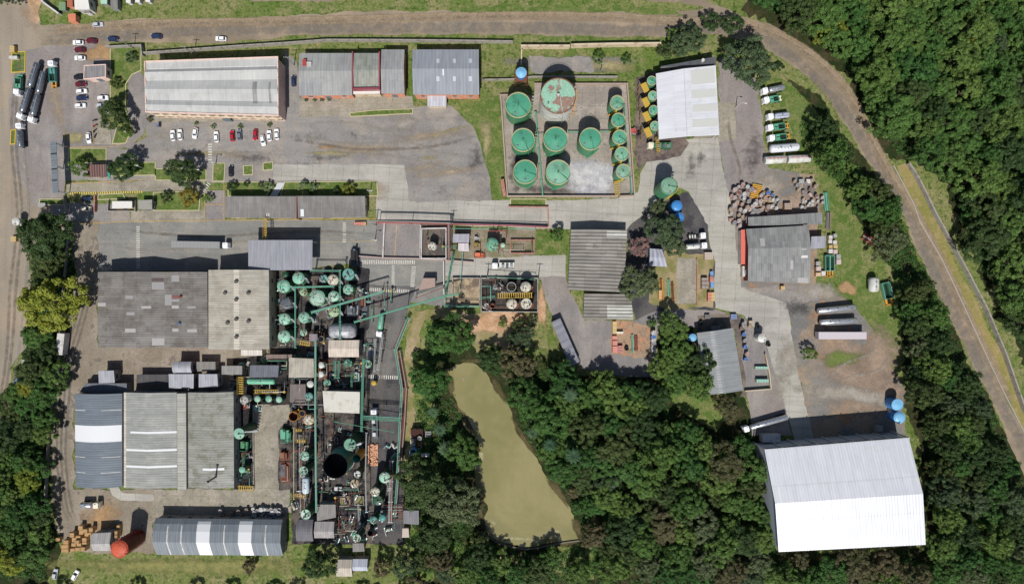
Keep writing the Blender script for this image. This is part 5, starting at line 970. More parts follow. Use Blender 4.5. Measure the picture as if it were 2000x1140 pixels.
cars=[('white hatchback at the top left of the gatehouse column',152,83,180,CW,gA),('dark red car right of the topmost white hatchback',178,79.5,175,CD,gA),('maroon car with dark roof below the topmost white car',155,97,180,CD,gA),('white car just left of the orange soil patch',155.5,113,180,CW,gA),('near-black car beside the gatehouse corner',154,150,4,CB,gA),('maroon car under the near-black one',157,164,3,CD,gA),('white car between the maroon and navy ones',158.5,178,3,CW,gA),('navy blue car in the column',159,191,3,CN,gA),('white car at the foot of the column',156,206,3,CW,gA),('white car half under the big driveway tree',200,191,3,CW,gA),('silver car tucked against the big driveway tree',197,206,4,CS,gA),
('silver car driving at the west end of the north road',190,48,4,CS,gC),('navy car on the north road edge beside the lawn corner',220,76,175,CN,gC),('dark blue car alone on the north road',305,70.5,176,CN,gC),('white car alone further east on the north road',431,75.5,178,CW,gC),
('white car parked upright beside the motorcycles',172.5,269,-84,CW,gD),('leftmost white car of the office row',337,264.5,94,CW,gB),('second white car of the office row from the left',351,263,94,CW,gB),('white car whose rear touches the big tree shadow',380.5,260,-100,CW,gB),('white car right beside the zebra crossing',422,267,94,CW,gB),('pale red car left of the slate one',453,265,94,CR_,gB),('slate blue-grey car right of the pale red one',467,263,94,CG,gB),('bright red car alone in the office row',498,263,-92,CR_,gB),('small white car parked askew behind the red one',513,274,-80,CW,gB),('white car second from the right end of the office row',525.5,265,94,CW,gB),('rightmost white car of the office row',540,262,94,CW,gB),
('black car parked beside the long lawn bed',450.5,334,90,CB,gD),('navy car in the narrow lane east of the office',573,158,90,CN,gD),('cream car in the check-in bay by the gate',167,407.5,0,CC,gD),('white car parked off the west road under trees',43.5,739,70,CW,gD),('silver car at the bottom left corner',107,1121,80,CS,gD),('white car at the bottom left corner',146,1123,60,CW,gD),('blue car below the white one on the west verge',31,750,70,carpaint('sky blue',(.12,.25,.45)),gD)]
pc=None
for (lb,x,y,a,mt,gr) in cars:
    loc=(*W(x,y,1),.1)
    if pc is None: pc=mkcar(lb,loc,R(a),mt,gr)
    else: copytree(pc,lb,loc,R(a),gr,mt)
mkcar('navy pickup in the check-in bay by the gate',(*W(167,388.5,1),.1),R(0),CN,gD,True)
# trucks
def truck(label,x,y,a,L,kind,cab=CW,c1=SILV,c2=OY,wd=2.4,group='trucks around the plant',trailer=False):
    o=root('truck' if not trailer else 'semi_trailer_truck',label,'truck',(*W(x,y,2),.1),R(a),group); f=L/2; hc=2.3
    m=MB(); m.frus(rr(hc,2.4,.3,f-hc/2),.6,rr(hc,2.4,.35,f-hc/2),2.0); m.frus(rr(hc,2.4,.35,f-hc/2),2.0,rr(hc-.35,2.1,.3,f-hc/2-.15),2.9); m.build('cab',cab,o)
    MB().add([(f+.01,-1.0,1.7),(f+.01,1.0,1.7),(f-.2,.95,2.65),(f-.2,-.95,2.65)],[(0,1,2,3)]).build('windshield',glass,o)
    MB().add([(f-hc+.4,-.6,2.9),(f-.7,-.5,2.9),(f-.7,.5,2.9),(f-hc+.4,.6,2.9),(f-hc+.4,-.6,3.3),(f-hc+.4,.6,3.3)],[(0,1,4),(1,2,5,4),(2,3,5),(0,4,5,3)]).build('roof_deflector',cab,o)
    for s_ in (-1,1): MB().box(f-.3,s_*1.4,1.6,.15,.3,.7).build('mirror',black,o); MB().box(f-.02,s_*.85,.75,.1,.35,.25).build('headlight',lampm,o)
    MB().box(-hc/2,0,.55,L-hc,.9,.3).build('chassis',black,o); b0=-f; b1=f-hc-.6; Lb=b1-b0; cx=(b0+b1)/2
    xs=[f-1.3,-f+.9,-f+2.1]+([-f+3.3,f-4.2] if L>11 else [])
    for wx in xs:
        for s_ in (-1,1): MB().tube([(wx,s_*.95,.5),(wx,s_*1.22,.5)],.5,14).build('wheel',rubber,o)
    if kind=='tank' or kind=='tank2':
        segs=[(b0,b1)] if kind=='tank' else [(b0,cx-.2),(cx+.2,b1)]
        for p,q in segs:
            r=wd*.46; t=MB().tube([(p,0,2),(p+.12,0,2),(p+.35,0,2),(q-.35,0,2),(q-.12,0,2),(q,0,2)],[.3,r*.8,r,r,r*.8,.3],20).build('tank',c1,o)
            k=int((q-p)/1.6)
            for i in range(k+1): MB().tube([(p+.4+(q-p-.8)*i/max(1,k),0,2),(p+.46+(q-p-.8)*i/max(1,k),0,2)],r+.04,20).build('hoop',STEEL,t)
            for i in range(max(1,k//2)): MB().cyl(p+(q-p)*(i+1)/(max(1,k//2)+1),0,2+r*.95,2+r+.25,.3,n=12).build('manhole',STEEL,t)
            MB().box((p+q)/2,.45,2+r*.93,(q-p)*.8,.35,.06).build('walkway',STEEL,t)
    elif kind=='box': m=MB(); m.box(cx,0,.95,Lb,wd+.1,2.9); m.build('box_body',c1,o); m=MB(); [m.box(b0+Lb*(i+.5)/14,0,3.85,.08,wd,.04) for i in range(14)]; m.build('roof_rib',c1,o)
    elif kind=='flat':
        MB().box(cx,0,.9,Lb,wd,.25).build('deck',c1,o)
        for s_ in (-1,1): MB().box(cx,s_*wd/2,1.1,Lb,.08,.6).build('side_board',c1,o)
        for i in range(3): MB().box(b0+Lb*(.2+.28*i),random.uniform(-.3,.3),1.15,Lb*.16,wd*.5,.8+.3*i%2).build('cargo',DKT if i%2 else STEEL,o)
    elif kind=='skip':
        e=Lb*.3
        t=MB(); q=[(b0+e,-1.1),(b1,-1.1),(b1,1.1),(b0+e,1.1)]; strip(t,q,.14,1.0,2.3,True); t.build('container_side',c1,o); MB().box((b0+e+b1)/2,0,.95,Lb-e,2.0,.15).build('container_floor',DG,o)
        MB().box(b1-Lb*.16,0,1.1,Lb*.25,2.0,1.0).build('container_top',c1,o); MB().tube([(b1-.4,0,2.3),(b0+e,0,1.5)],.16,8).build('lift_arm',black,o)
        for s_ in (-1,1): MB().box(b0+e/2,s_*.75,1.0,e,.45,.35).build('tail_rail',c2,o)
        MB().box(b0+e*.3,0,1.05,.4,1.6,.25).build('crossbar',c2,o)
    elif kind=='bare':
        for i in range(3): MB().box(b0+Lb*(.25+.25*i),0,.85,.5,1.3,.3).build('chassis_box',WT,o)
    return o
dkt=paint('dark tank mat',(.16,.18,.21),.3,.06,metal=.6,fine=2)
tr=[('left of two long dark double-tank trucks by the west entrance',56.5,178,-107.5,23,'tank2',CW,dkt,None),('right of two long dark double-tank trucks by the west entrance',73.5,190,-104,20.5,'tank2',CW,dkt,None),
('short green-bodied truck parked against the yellow-kerbed bed',35.5,165.5,-93,8.4,'skip',CW,GT,GT),('green and orange skip truck with white cab at top',102.5,144.5,92,10.2,'skip',CW,TL,OY),('dark tank truck beside the small yellow-kerbed bed',40,264,93,9.4,'tank',CW,dkt,None),
('grey box semi truck driving along the inner street',394,478.5,-1,21.5,'box',CW,paint('trailer roof mat',A(150,150,148),.6,.05),None),('small silver tank truck in the south-west dirt yard',177,985.5,0,7.6,'tank',CC,SILV,None),
('green tank truck with white cab on the dark plant road',743,636,-97,8.8,'tank',CW,paint('truck green mat',A(96,176,140),.4),None),('grey tipper truck with white cab in the dark road shade',731,827,91,12,'flat',CW,DKT,None),
('white flatbed truck beside the white tank basin',982.5,519,180,8.8,'flat',CW,WT,None),
('dark tank truck first of the east yard row',1509,175,192,9,'tank',CW,SILV,None),('green skip truck second of the east yard row',1508.5,194,190,7.6,'skip',CW,GT,CC),('blue and white tank truck in the middle of the east row',1519,226.5,187,8.6,'tank',CW,paint('blue white tank mat',A(190,196,214),.4),None),('green and orange skip truck in the east row',1519.5,247.5,188,9,'skip',CW,GT,OY),('green skip truck with orange forks, last of the east row',1522.5,268,187,9,'skip',CW,GT,OY),
('truck with yellow-green rig parked below the loading hall',1288,284.5,180,9.5,'flat',CC,GS,None),('bare chassis white truck by the blue tanks',1361,461,4,7,'bare',CW,WT,None),('white tank truck below the bare chassis truck',1360,480.5,4,8.4,'tank',CW,WT,None),
('silver tanker truck at the south bend near the white warehouse',1494,826,196,18,'tank',CW,SILV,None)]
for (lb,x,y,a,L,kd,cb,c1,c2) in tr: truck(lb,x,y,a,L,kd,cb,c1,c2,group=None)
def trailer(label,x,y,a,L,kind,c1,group=None):
    o=root('semi_trailer',label,'trailer',(*W(x,y,2),.1),R(a),group)
    MB().box(0,0,.6,L,.9,.3).build('chassis',black,o)
    for wx in (-L/2+1,-L/2+2.2,-L/2+3.4):
        for s_ in (-1,1): MB().tube([(wx,s_*.95,.5),(wx,s_*1.22,.5)],.5,14).build('wheel',rubber,o)
    if kind=='box':
        MB().box(0,0,.95,L,2.75,2.9).build('box_body',c1,o); m=MB(); [m.box(-L/2+L*(i+.5)/20,0,3.85,.07,2.6,.04) for i in range(20)]; m.build('roof_rib',c1,o); MB().box(L/2+.02,0,1.0,.08,2.6,2.7).build('door',wallW,o)
    else:
        MB().tube([(-L/2,0,2),(-L/2+.15,0,2),(-L/2+.4,0,2),(L/2-.4,0,2),(L/2-.15,0,2),(L/2,0,2)],[.3,.9,1.12,1.12,.9,.3],20).build('tank',c1,o)
        for i in range(7): MB().tube([(-L/2+.5+(L-1)*i/6,0,2),(-L/2+.58+(L-1)*i/6,0,2)],1.17,20).build('hoop',STEEL,o)
        for i in range(3): MB().cyl(-L/4+L/4*i,0,3.05,3.4,.35,n=12).build('manhole',STEEL,o)
        MB().box(0,.5,3.02,L*.9,.35,.08).build('walkway',STEEL,o); MB().box(0,-1.25,1.8,L*.7,.15,.3).build('hose_tray',STEEL,o)
    for s_ in (-1,1): MB().box(L/2-2.2,s_*.8,0,.16,.16,.7).build('landing_leg',STEEL,o)
trailer('northern silver tank trailer in the east yard',1633,603,6,14.8,'tank',SILV); trailer('southern silver tank trailer in the east yard',1637,627.5,3,14.4,'tank',SILV); trailer('long white box trailer in the east yard',1640.5,654.5,0,18.4,'box',paint('pale trailer mat',A(206,196,200),.6,.04)); trailer('white box trailer beside the west belt of trees',124,671,84,8.2,'box',wallW)
def skip(label,x,y,a,L,wd,name='skip_container',cat='container'):
    o=root(name,label,cat,(*W(x,y,1),.1),R(a))
    q=[(-L*.2,-wd/2),(L/2,-wd/2),(L/2,wd/2),(-L*.2,wd/2)]; strip(MB(),q,.16,.2,1.7,True).build('side',PM,o); MB().box(L*.15,0,.15,L*.68,wd-.2,.12).build('skip_floor',DG,o); MB().tube([(-L*.1,0,1.7),(L*.4,0,1.4)],.14,8).build('lift_arm',black,o)
    for s_ in (-1,1): MB().box(-L*.36,s_*wd*.32,.15,L*.3,wd*.25,.5).build('tail_rail',OY,o)
    MB().box(-L*.45,0,.15,.3,wd*.9,.5).build('crossbar',OY,o)
skip('lone green and orange skip on the grass by the east trees',1733.5,574,103,9,3); skip('left of the twin green and orange skips by the patchwork workshop',1615,520,90,8.4,1.6); skip('right of the twin green and orange skips by the patchwork workshop',1624,520,90,8.4,1.6)
# motorcycles
for k,y in enumerate((236,246,256,266)):
    o=root('motorcycle',['first','second','third','fourth'][k]+' motorcycle counted from the yellow kerb end of the paved bay','motorcycle',(*W(187+k%2,y),.1),R(10+20*k)); MB().tube([(-.7,-.08,.32),(-.7,.08,.32)],.32,14).build('wheel',rubber,o); MB().tube([(.7,-.08,.32),(.7,.08,.32)],.32,14).build('wheel',rubber,o)
    MB().frus(rr(1.2,.35,.1),.4,rr(.9,.25,.1),.85).build('body',(CB,CR_,CB,CN)[k],o); MB().box(-.35,0,.85,.6,.26,.08).build('seat',rubber,o); MB().tube([(.5,-.4,1),(.55,0,1.05),(.5,.4,1)],.03,6).build('handlebar',STEEL,o)
sheet('paving',[(190,232),(214,236),(219,283),(184,283)],slab,.1,z=.17)
# ================= SMALL THINGS =================
DRc={'salmon':A(180,140,124),'pale pink':A(184,166,158),'rusty':A(124,94,78),'white':A(196,194,190),'tan':A(170,146,118),'grey':A(140,136,134),'blue':A(60,110,180)}
DRM={k:paint('drum '+k,v,.6,.15,A(120,90,74),2) for k,v in DRc.items()}
DP={}
def drum(col,x,y,where,group,s=1.0,lying=False):
    lab=f'{"toppled" if lying else "upright"} {col} drum {where}'
    if col not in DP:
        o=root('drum',lab,'drum',(0,0,0),0,group); m=MB().cyl(0,0,0,1.15,.48,n=18).build('body',DRM[col],o); MB().ring(0,0,1.15,.46,.04,18).build('rim',STEEL,o); MB().cyl(.2,.1,1.15,1.2,.07,n=8).build('cap',black,o); DP[col]=o
    else: o=copytree(DP[col],lab,(0,0,0),0,group)
    o.location=(*W(x,y),.1+(.5 if lying else 0)); o.scale=(s*1.25,s*1.25,s*1.25); o.rotation_euler=(R(90) if lying else 0,0,random.uniform(0,6)); return o
rn=random.Random(11)
def scat(n,poly,cols,where,group,s=(.9,1.4),sep=6.5,lie=.15):
    xs=[p[0] for p in poly]; ys=[p[1] for p in poly]; pts=[];t=0
    while len(pts)<n and t<6000:
        t+=1; x,y=rn.uniform(min(xs),max(xs)),rn.uniform(min(ys),max(ys))
        if inside(x,y,poly) and all((x-a)**2+(y-b)**2>sep*sep for a,b in pts):
            pts.append((x,y)); drum(rn.choice(cols),x,y,where,group,rn.uniform(*s),rn.random()<lie)
def inside(x,y,p):
    c=False;j=len(p)-1
    for i in range(len(p)):
        if (p[i][1]>y)!=(p[j][1]>y) and x<(p[j][0]-p[i][0])*(y-p[i][1])/(p[j][1]-p[i][1])+p[i][0]: c=not c
        j=i
    return c
scat(48,[(1424,372),(1450,360),(1480,372),(1504,400),(1508,418),(1462,424),(1448,440),(1444,450),(1430,450),(1424,420)],['salmon','pale pink','rusty','white','tan','tan','grey','pale pink'],'in the heap west of the patchwork workshop','drums heaped beside the patchwork workshop',(1.1,1.6))
scat(12,[(1480,372),(1520,380),(1520,412),(1480,405)],['white','blue','tan','grey'],'in the loose scatter north of the patchwork workshop','drums heaped beside the patchwork workshop')
scat(10,[(1545,355),(1582,350),(1600,375),(1590,390),(1550,378)],['rusty','grey','tan'],'in the scrap near the lawn edge','drums in the northern scrap corner')
scat(16,[(1570,375),(1604,378),(1606,405),(1560,408)],['white','pale pink','grey'],'in the white rubble heap','drums in the northern scrap corner',(.7,1.1),5)
scat(26,[(495,990),(552,992),(550,1012),(500,1010)],['grey','white','grey'],'in the shade behind the long arched shed','drums behind the arched shed',(1.0,1.5),5.5)
scat(7,[(430,988),(485,990),(485,1010),(430,1008)],['grey','rusty'],'in the sparse western part of the shade strip','drums behind the arched shed',(1,1.3),7)
for k,y in enumerate((649,657,664,671,678,685,692)): drum(['white','blue','white','grey','white','white','grey'][k],1274,y,'in the single file column along the tree line, place %s'%['one','two','three','four','five','six','seven'][k],'drums in a column by the trees',1.6)
for k,(x,y) in enumerate([(1446,640),(1450,652),(1452,664),(1453,676),(1456,690),(1454,700),(1449,632),(1462,636)]): drum(['rusty','blue','grey','blue','salmon','blue','grey','tan'][k],x,y,['near the shed corner','second along the shed wall','third along the shed wall','fourth along the shed wall','fifth along the shed wall','last along the shed wall','at the north end by the tyres','beside the round tyre stack'][k],'drums along the repair shed east wall',1.3)
# generic crates / totes / pallets
KP={}
def crate(kind,col,mat,x,y,lab,group=None,w=2,l=2,h=1.2,rz=0,z=.1):
    k=(kind,col)
    if k not in KP:
        o=root(kind,lab,kind.split('_')[-1],(0,0,0),0,group); MB().box(0,0,.14,1,1,.86).build('load',mat,o)
        MB().box(0,0,0,1.06,1.06,.12).build('pallet',paint('pallet wood mat',A(178,140,96),.9,.2),o); m=MB(); 
        for i in range(5): m.box(-.42+.21*i,0,1.0,.03,1.0,.02)
        for i in (-1,0,1): m.box(0,.36*i,1.003,1,.035,.022)
        m.build('slat',paint('slat mat',A(150,116,80),.9,.2) if kind=='pallet_stack' else framem,o); KP[k]=o
    else: o=copytree(KP[k],lab,(0,0,0),0,group)
    o.location=(*W(x,y),z); o.scale=(w,l,h); o.rotation_euler=(0,0,R(rz)); return o
pw=paint('new pallet wood mat',A(216,176,124),.9,.12,A(186,146,100),1)
pal=[(165,1026,9,9),(166,1035,9,8),(174,1032,9,7),(186,1029,8,8),(175,1040,8,7),(183,1037,6,5),(150,1039,9,9),(151,1050,8,9),(160,1045,9,8),(161,1052,9,7),(140,1052,10,8),(151,1059,9,7),(161,1060,9,8),(171,1050,9,8),(171,1058,9,7),(137,1061,15,8),(137,1069,14,7),(149,1069,9,6),(160,1067,10,7),(171,1066,9,8),(236,1026,6,8),(236,1034,6,7),(236,1041,6,6),(120,1049,9,6)]
for k,(x,y,w,l) in enumerate(pal): crate('pallet_stack','wood',pw,x,y,'pale wooden pallet stack, '+(['top','middle','bottom'][k-20]+' of the file beside the orange tank shadow' if x>230 else 'lone under the west tree edge' if x<125 else ['first','second','third','fourth','fifth','sixth','seventh','eighth'][sorted([p for p in pal if 130<p[0]<200 and (p[1]<1044)==(y<1044) and ((p[1]<1034)==(y<1034)) and ((p[1]<1056)==(y<1056))]).index((x,y,w,l))]+' from the left in the '+('topmost' if y<1034 else 'upper' if y<1044 else 'middle' if y<1056 else 'bottom')+' row of the pallet block'),'wooden pallet stacks in the south-west yard',w*S*.95,l*S*.95,rn.uniform(1.6,3.2))
tw=paint('tote white mat',A(212,206,196),.6,.08); tg=paint('tote grey mat',A(150,150,146),.6,.1)
for k,(x,y,w,l,m_,lb) in enumerate([(1618,464,7,7,tw,'upper left pale tote by the workshop'),(1627,461,7,7,tg,'upper right grey tote by the workshop'),(1618,472,7,7,tw,'pale tote second in the left file'),(1626,474,7,7,tw,'pale tote second in the right file'),(1619,482,7,6,YR,'yellow lidded tote in the left file'),(1628,482,8,7,YR,'bright yellow tote in the right file'),(1619,491,8,8,tw,'pale tote just above the twin skips, left'),(1628,492,8,8,paint('tote rose mat',A(206,176,170),.6),'rosy tote just above the twin skips, right'),(1633,502,8,9,tg,'grey tote right of the twin skips'),(1634,512,9,9,paint('tote rose mat',None),'rosy tote right of the twin skips'),(1594,515,8,8,tg,'grey crate in the fenced plot east of the workshop'),(1594,525,9,8,paint('tote rose mat',None),'rosy crate in the fenced plot east of the workshop'),(1595,536,10,7,pw,'wood crate in the fenced plot east of the workshop'),(1605,534,8,9,tw,'pale crate at the fenced plot corner'),(1562,356,10,9,tg,'grey crate at the scrap corner'),(1576,355,8,8,tw,'pale crate at the scrap corner'),(1535,404,14,12,paint('brown crate mat',A(150,120,96),.9),'brown crate behind the lean-to roof'),
 (1526,562,8,7,YR,'yellow bin on the asphalt south of the patchwork workshop'),(1397,773,5,5,YR,'small yellow bin at the repair shed foot'),(1388,535.5,6,11,BL,'northern blue bin along the concrete road'),(1388,556,6,13,BL,'southern blue bin along the concrete road'),(1387,545,7,10,OR,'coral bin between the two blue bins'),(1383,579,6,17,OR,'orange bin beside the yellow rings'),(1390.5,579,7,17,YR,'yellow ring stack beside the orange bin'),(1288,575,6,17,OY,'orange frame block on the tan yard'),(1199,639,8,24,YR,'yellow machine box at the red soil yard'),
 (1199.5,660,9,9,paint('coral cage mat',A(214,110,86),.7),'upper coral cage of the red soil yard'),(1199.5,669,9,9,paint('coral cage mat',None),'middle coral cage of the red soil yard'),(1200,681,10,12,paint('coral cage mat',None),'lower coral cage of the red soil yard'),(1210.5,681,9,14,paint('brick cage mat',A(170,74,56),.8),'brick red cage next to the coral cages'),(1206,649,20,4,CC,'cream beam lying across the red soil yard'),
 (1485,717,25,5,PM,'northern mint trough in the walled scrap yard'),(1486,742,24,6,PM,'southern mint trough in the walled scrap yard'),(1431,618,12,10,paint('navy tarp mat',A(50,90,150),.7),'navy tarp bundle north of the repair shed'),(1464,630,9,9,paint('cream tyre mat',A(170,150,120),.8),'beige bundle by the scrap yard corner'),(1380,618,10,8,black,'black scrap box in the shed shade'),(1395,640,18,8,DKT,'dark scrap box against the repair shed'),
 (30,99,9,12,YR,'yellow skip on the grass of the kerbed bed'),(32,115,16,5,wallW,'white board lying on the kerbed bed'),(31,467,10,10,YR,'yellow box under the west trees'),(86,401,14,8,tg,'grey box on the grass strip by the gate'),(116,716,9,10,tg,'grey tote stack below the white trailer'),(116,727,9,8,BL,'blue tote below the grey stack'),(53,707,9,12,tg,'grey roof box on the west verge'),(832,886,15,6,wallW,'white box beside the pond-side unit'),(837,846,12,12,black,'black tarp square by the pond-side unit'),(703,437,20,5,OR,'orange and yellow crates by the street corner'),(712,437,8,6,YR,'yellow crate by the street corner'),(312,246,6,5,paint('navy bin mat',A(40,70,120),.6),'navy bin at the office wall'),(662,952,14,7,wallW,'white tray near the tan round tank'),(1188,560,6,6,tg,'grey block by the workshop wall'),(1445,480,5,42,wallW,'long white board stack along the red annex'),(1450,530,6,20,wallW,'white sack row at the red annex foot'),(1382,500,16,14,paint('rubble box mat',A(180,160,140),.9,.3),'rubble filled box at the machinery yard top'),(1374,553,12,22,paint('slat rack mat',A(120,96,84),.9,.3),'dark slatted rack in the machinery yard'),(1270,420,14,20,black,'black tyre box near the blue tanks'),(1566,505,2,2,wallW,'tiny white roof box')][:-1]):
    crate('crate' if 'tote' not in lb else 'tote',m_.name,m_,x,y,lb,None,w*S,l*S,rn.uniform(1.0,1.8),z=.2)
def beam(label,x0,y0,x1,y1,n,w,mat,h=.5):
    a=Vector(W(x0,y0));b=Vector(W(x1,y1));c=(a+b)/2; o=wroot('beam_stack',label,'beam stack',c.x,c.y); d=(b-a).normalized(); nn=Vector((-d.y,d.x))
    for i in range(n): p=a+nn*(i-(n-1)/2)*w; q=b+nn*(i-(n-1)/2)*w; MB().tube([(p.x,p.y,h+.15*(i%2)),(q.x,q.y,h+.15*(i%2))],w*.42,8).build('beam',mat[i%len(mat)],o)
    for t in (.15,.85): p=a.lerp(b,t); MB().box(p.x,p.y,.05,.25,n*w+.4,h-.2,math.atan2(d.y,d.x)).build('support',RUST,o)
for q in [('green pipes leaning at the lean-to east end',1611,376,1614,412,4,.45,[PM,PG]),('grey scrap beams below the green pipes',1617,415,1616,448,4,.4,[STEEL,tg,RUST]),('orange beams on the tan yard under the tree',1290,545,1292,585,3,.5,[OY,RUST]),('green girder beside the striped pit',1305,545,1306,578,2,.5,[PM,PG]),('rusty girder beside the green girder',1312,551,1314,588,2,.5,[RUST]),('green pipes of the red soil yard',1234,653,1235,688,2,.5,[PG,PM]),('rusty beams of the red soil yard',1241.5,655,1242,685,3,.45,[RUST,PR]),('red brown timber heap on the lawn slope',1684,460,1718,480,5,.6,[PR,RUST,tg]),('white pole lying near the south huts',710,1060,712,1084,1,.5,[WT]),('yellow planks at the drum heap',1466,372,1486,376,8,.7,[OY,YR]),('tan planks next to the yellow ones',1490,383,1510,386,6,.7,[pw,OY])]: beam(*q)
def tyres(lab,x,y,n=3):
    o=root('tyre_stack',lab,'tyre stack',(*W(x,y),.1)); [MB().ring(0,0,.25+.4*i,.6,.24,20).build('tyre',rubber,o) for i in range(n)]
for q in [('tyre stack in the lane behind the workshop',1223,680),('tyre stack near the scrap yard corner',1478,636),('tyre stack by the repair shed north wall',1368,630),('tyre stack at the pale tank foot',1499,672),('round rubber coil at the tank farm east side',1246,262)]: tyres(*q)
# poles
def pole(label,x,y,h=9,arm=True,mat=None,name='utility_pole'):
    o=wroot(name,label,'utility pole' if name=='utility_pole' else 'street lamp',*W(x,y)); X,Y=W(x,y); mt=mat or wg; MB().cyl(X,Y,0,h,.2,.12,10).build('pole',mt,o)
    if name=='utility_pole': MB().box(X,Y,h-.8,2.4,.14,.16).build('crossarm',mt,o); [MB().cyl(X+k,Y,h-.64,h-.4,.07,n=8).build('insulator',WT,o) for k in (-1,0,1)]
    else: MB().tube([(X,Y,h),(X+1.4,Y-.3,h+.3)],.07,6).build('arm',mt,o); MB().box(X+1.6,Y-.35,h+.15,.8,.35,.15).build('lamp_head',WT,o)
for q in [('pole beside the lawn corner wall',262,96),('pole at the office north wall',380,108),('pole behind the tank farm',1173,140),('pole at the road near the office gap',575,128),('pole at the red pipe bridge corner',883,441),('pole by the white truck, basin west side',951,545),('pole by the basin east side',1051,545),('pole at the street corner crates',735,440)]: pole(*q)
for q in [('lamp by the crossing at the lawn bed',422,322),('lamp at the gate tree lawn',279,328),('lamp on the lawn west of the crossing',395,336),('lamp on the white loading hall apron',1437,210),('lamp beside the long weathered shed end',724,376),('lamp over the ramp bay west edge',733,470)]: pole(*q,h=6,mat=WT,name='street_lamp')
# truck scale house rails and sign at street start
for k,(x,y) in enumerate([(1368,140),(1372,119)]): MB().cyl(*W(x,y,6),5.6,6.9,.6,n=12).build('roof_fan',wallW,None,label=['fan cap','upper fan cap'][k]+' on the charcoal lean-to roof',cat='roof fan')
# ================= TREES =================
def leafmat(name,c,var=.35,tr=.35):
    g=G(name,.6,.25); oi=g.t.nodes.new('ShaderNodeObjectInfo'); rd=oi.outputs['Random']
    hs=g.t.nodes.new('ShaderNodeHueSaturation'); g._in(hs.inputs['Color'],c); g.t.links.new(g.mr(rd,0,1,.475,.525),hs.inputs['Hue']); g.t.links.new(g.mr(rd,0,1,1+var*.5,1-var*.5),hs.inputs['Value'])
    cc=g.mul(hs.outputs[0],g.mr(g.noise(.45,5,rough=.75),.32,.68,1-var*1.2,1+var*1.3)); g.col(cc)
    tb=g.t.nodes.new('ShaderNodeBsdfTranslucent'); g.t.links.new(cc,tb.inputs[0]); mx=g.t.nodes.new('ShaderNodeMixShader'); mx.inputs[0].default_value=tr
    g.t.links.new(g.b.outputs[0],mx.inputs[1]); g.t.links.new(tb.outputs[0],mx.inputs[2]); out=[n for n in g.t.nodes if n.type=='OUTPUT_MATERIAL'][0]; g.t.links.new(mx.outputs[0],out.inputs[0]); return g.m
LF={'dark':leafmat('dark leaf mat',(.062,.098,.028)),'mid':leafmat('mid leaf mat',(.09,.168,.036)),'forest':leafmat('forest leaf mat',(.08,.155,.034),.45),'lime':leafmat('lime leaf mat',(.24,.27,.035)),'olive':leafmat('olive leaf mat',(.1,.135,.06)),'blue':leafmat('blue green leaf mat',(.06,.115,.055)),'brown':leafmat('bronze leaf mat',(.12,.11,.05)),'pink':leafmat('pink blossom mat',(.22,.15,.12),.35),'gold':leafmat('gold leaf mat',(.2,.19,.03),.4),'pale':leafmat('pale shrub mat',(.2,.26,.12),.2)}
bark=paint('bark mat',(.11,.085,.06),.95,.3)
def crownmesh(seed,Rr,Hh,ncl,cr,nl,ls):
    r=np.random.RandomState(seed); C=[];ph=r.rand(4)*6.28
    while len(C)<ncl:
        d=r.randn(3); d/=np.linalg.norm(d)
        if d[2]<-.35: continue
        a=math.atan2(d[1],d[0]); w=1+.16*math.sin(2*a+ph[0])+.13*math.sin(3*a+ph[1])+.1*math.sin(5*a+ph[2]); t=r.uniform(.68,1.0)
        C.append((d[0]*Rr*w*t,d[1]*Rr*w*t,d[2]*Hh*t,cr*r.uniform(.6,1.25)))
    C=np.array(C); N=ncl*nl; ci=np.repeat(np.arange(ncl),nl); d=r.randn(N,3); d/=np.linalg.norm(d,axis=1)[:,None]; d[:,2]=np.where(d[:,2]<-.2,-d[:,2],d[:,2])
    p=C[ci,:3]+d*(C[ci,3]*(r.rand(N)**.35))[:,None]*np.array([1,1,.75]); nrm=d*.9+np.array([0,0,.55])+r.randn(N,3)*.38; nrm/=np.linalg.norm(nrm,axis=1)[:,None]
    u=np.cross(nrm,r.randn(N,3)); u/=np.linalg.norm(u,axis=1)[:,None]; v=np.cross(nrm,u); s=(ls*r.uniform(.6,1.3,N))[:,None]
    q=np.stack([p-u*s*.6,p-v*s*.42+nrm*s*.1,p+u*s*.75,p+v*s*.42+nrm*s*.1],1).reshape(-1,3)
    me=bpy.data.meshes.new('crown'); me.vertices.add(4*N); me.vertices.foreach_set('co',q.ravel()); me.loops.add(4*N); me.loops.foreach_set('vertex_index',np.arange(4*N)); me.polygons.add(N); me.polygons.foreach_set('loop_start',np.arange(N)*4); me.polygons.foreach_set('loop_total',np.full(N,4)); me.update(); me.validate(); me.materials.append(LF['mid']); return me
CM={'L':[crownmesh(i,6,4.4,120,.98,64,.4) for i in range(4)],'M':[crownmesh(10+i,4,3.2,62,.8,62,.34) for i in range(4)],'S':[crownmesh(20+i,2,1.7,20,.65,70,.26) for i in range(3)]}
RC={'L':6.3,'M':4.25,'S':2.2}
def trunkmesh(h,r):
    m=MB(); m.tube([(0,0,-.2),(.1,0,h*.5),(0,.1,h)],[r,r*.75,r*.5],8)
    for k in range(5): a=k*1.3; m.tube([(0,0,h*.7),(h*.22*math.cos(a),h*.22*math.sin(a),h*.95),(h*.42*math.cos(a),h*.42*math.sin(a),h*1.2)],[r*.4,r*.25,r*.1],6)
    o=m.build('trunk',bark); me=o.data; bpy.data.objects.remove(o); return me
TM={'L':trunkmesh(5.5,.42),'M':trunkmesh(4,.3),'S':trunkmesh(1.6,.12)}
ZC={'L':6.2,'M':4.6,'S':1.7}
tn=random.Random(3); NT=[0]
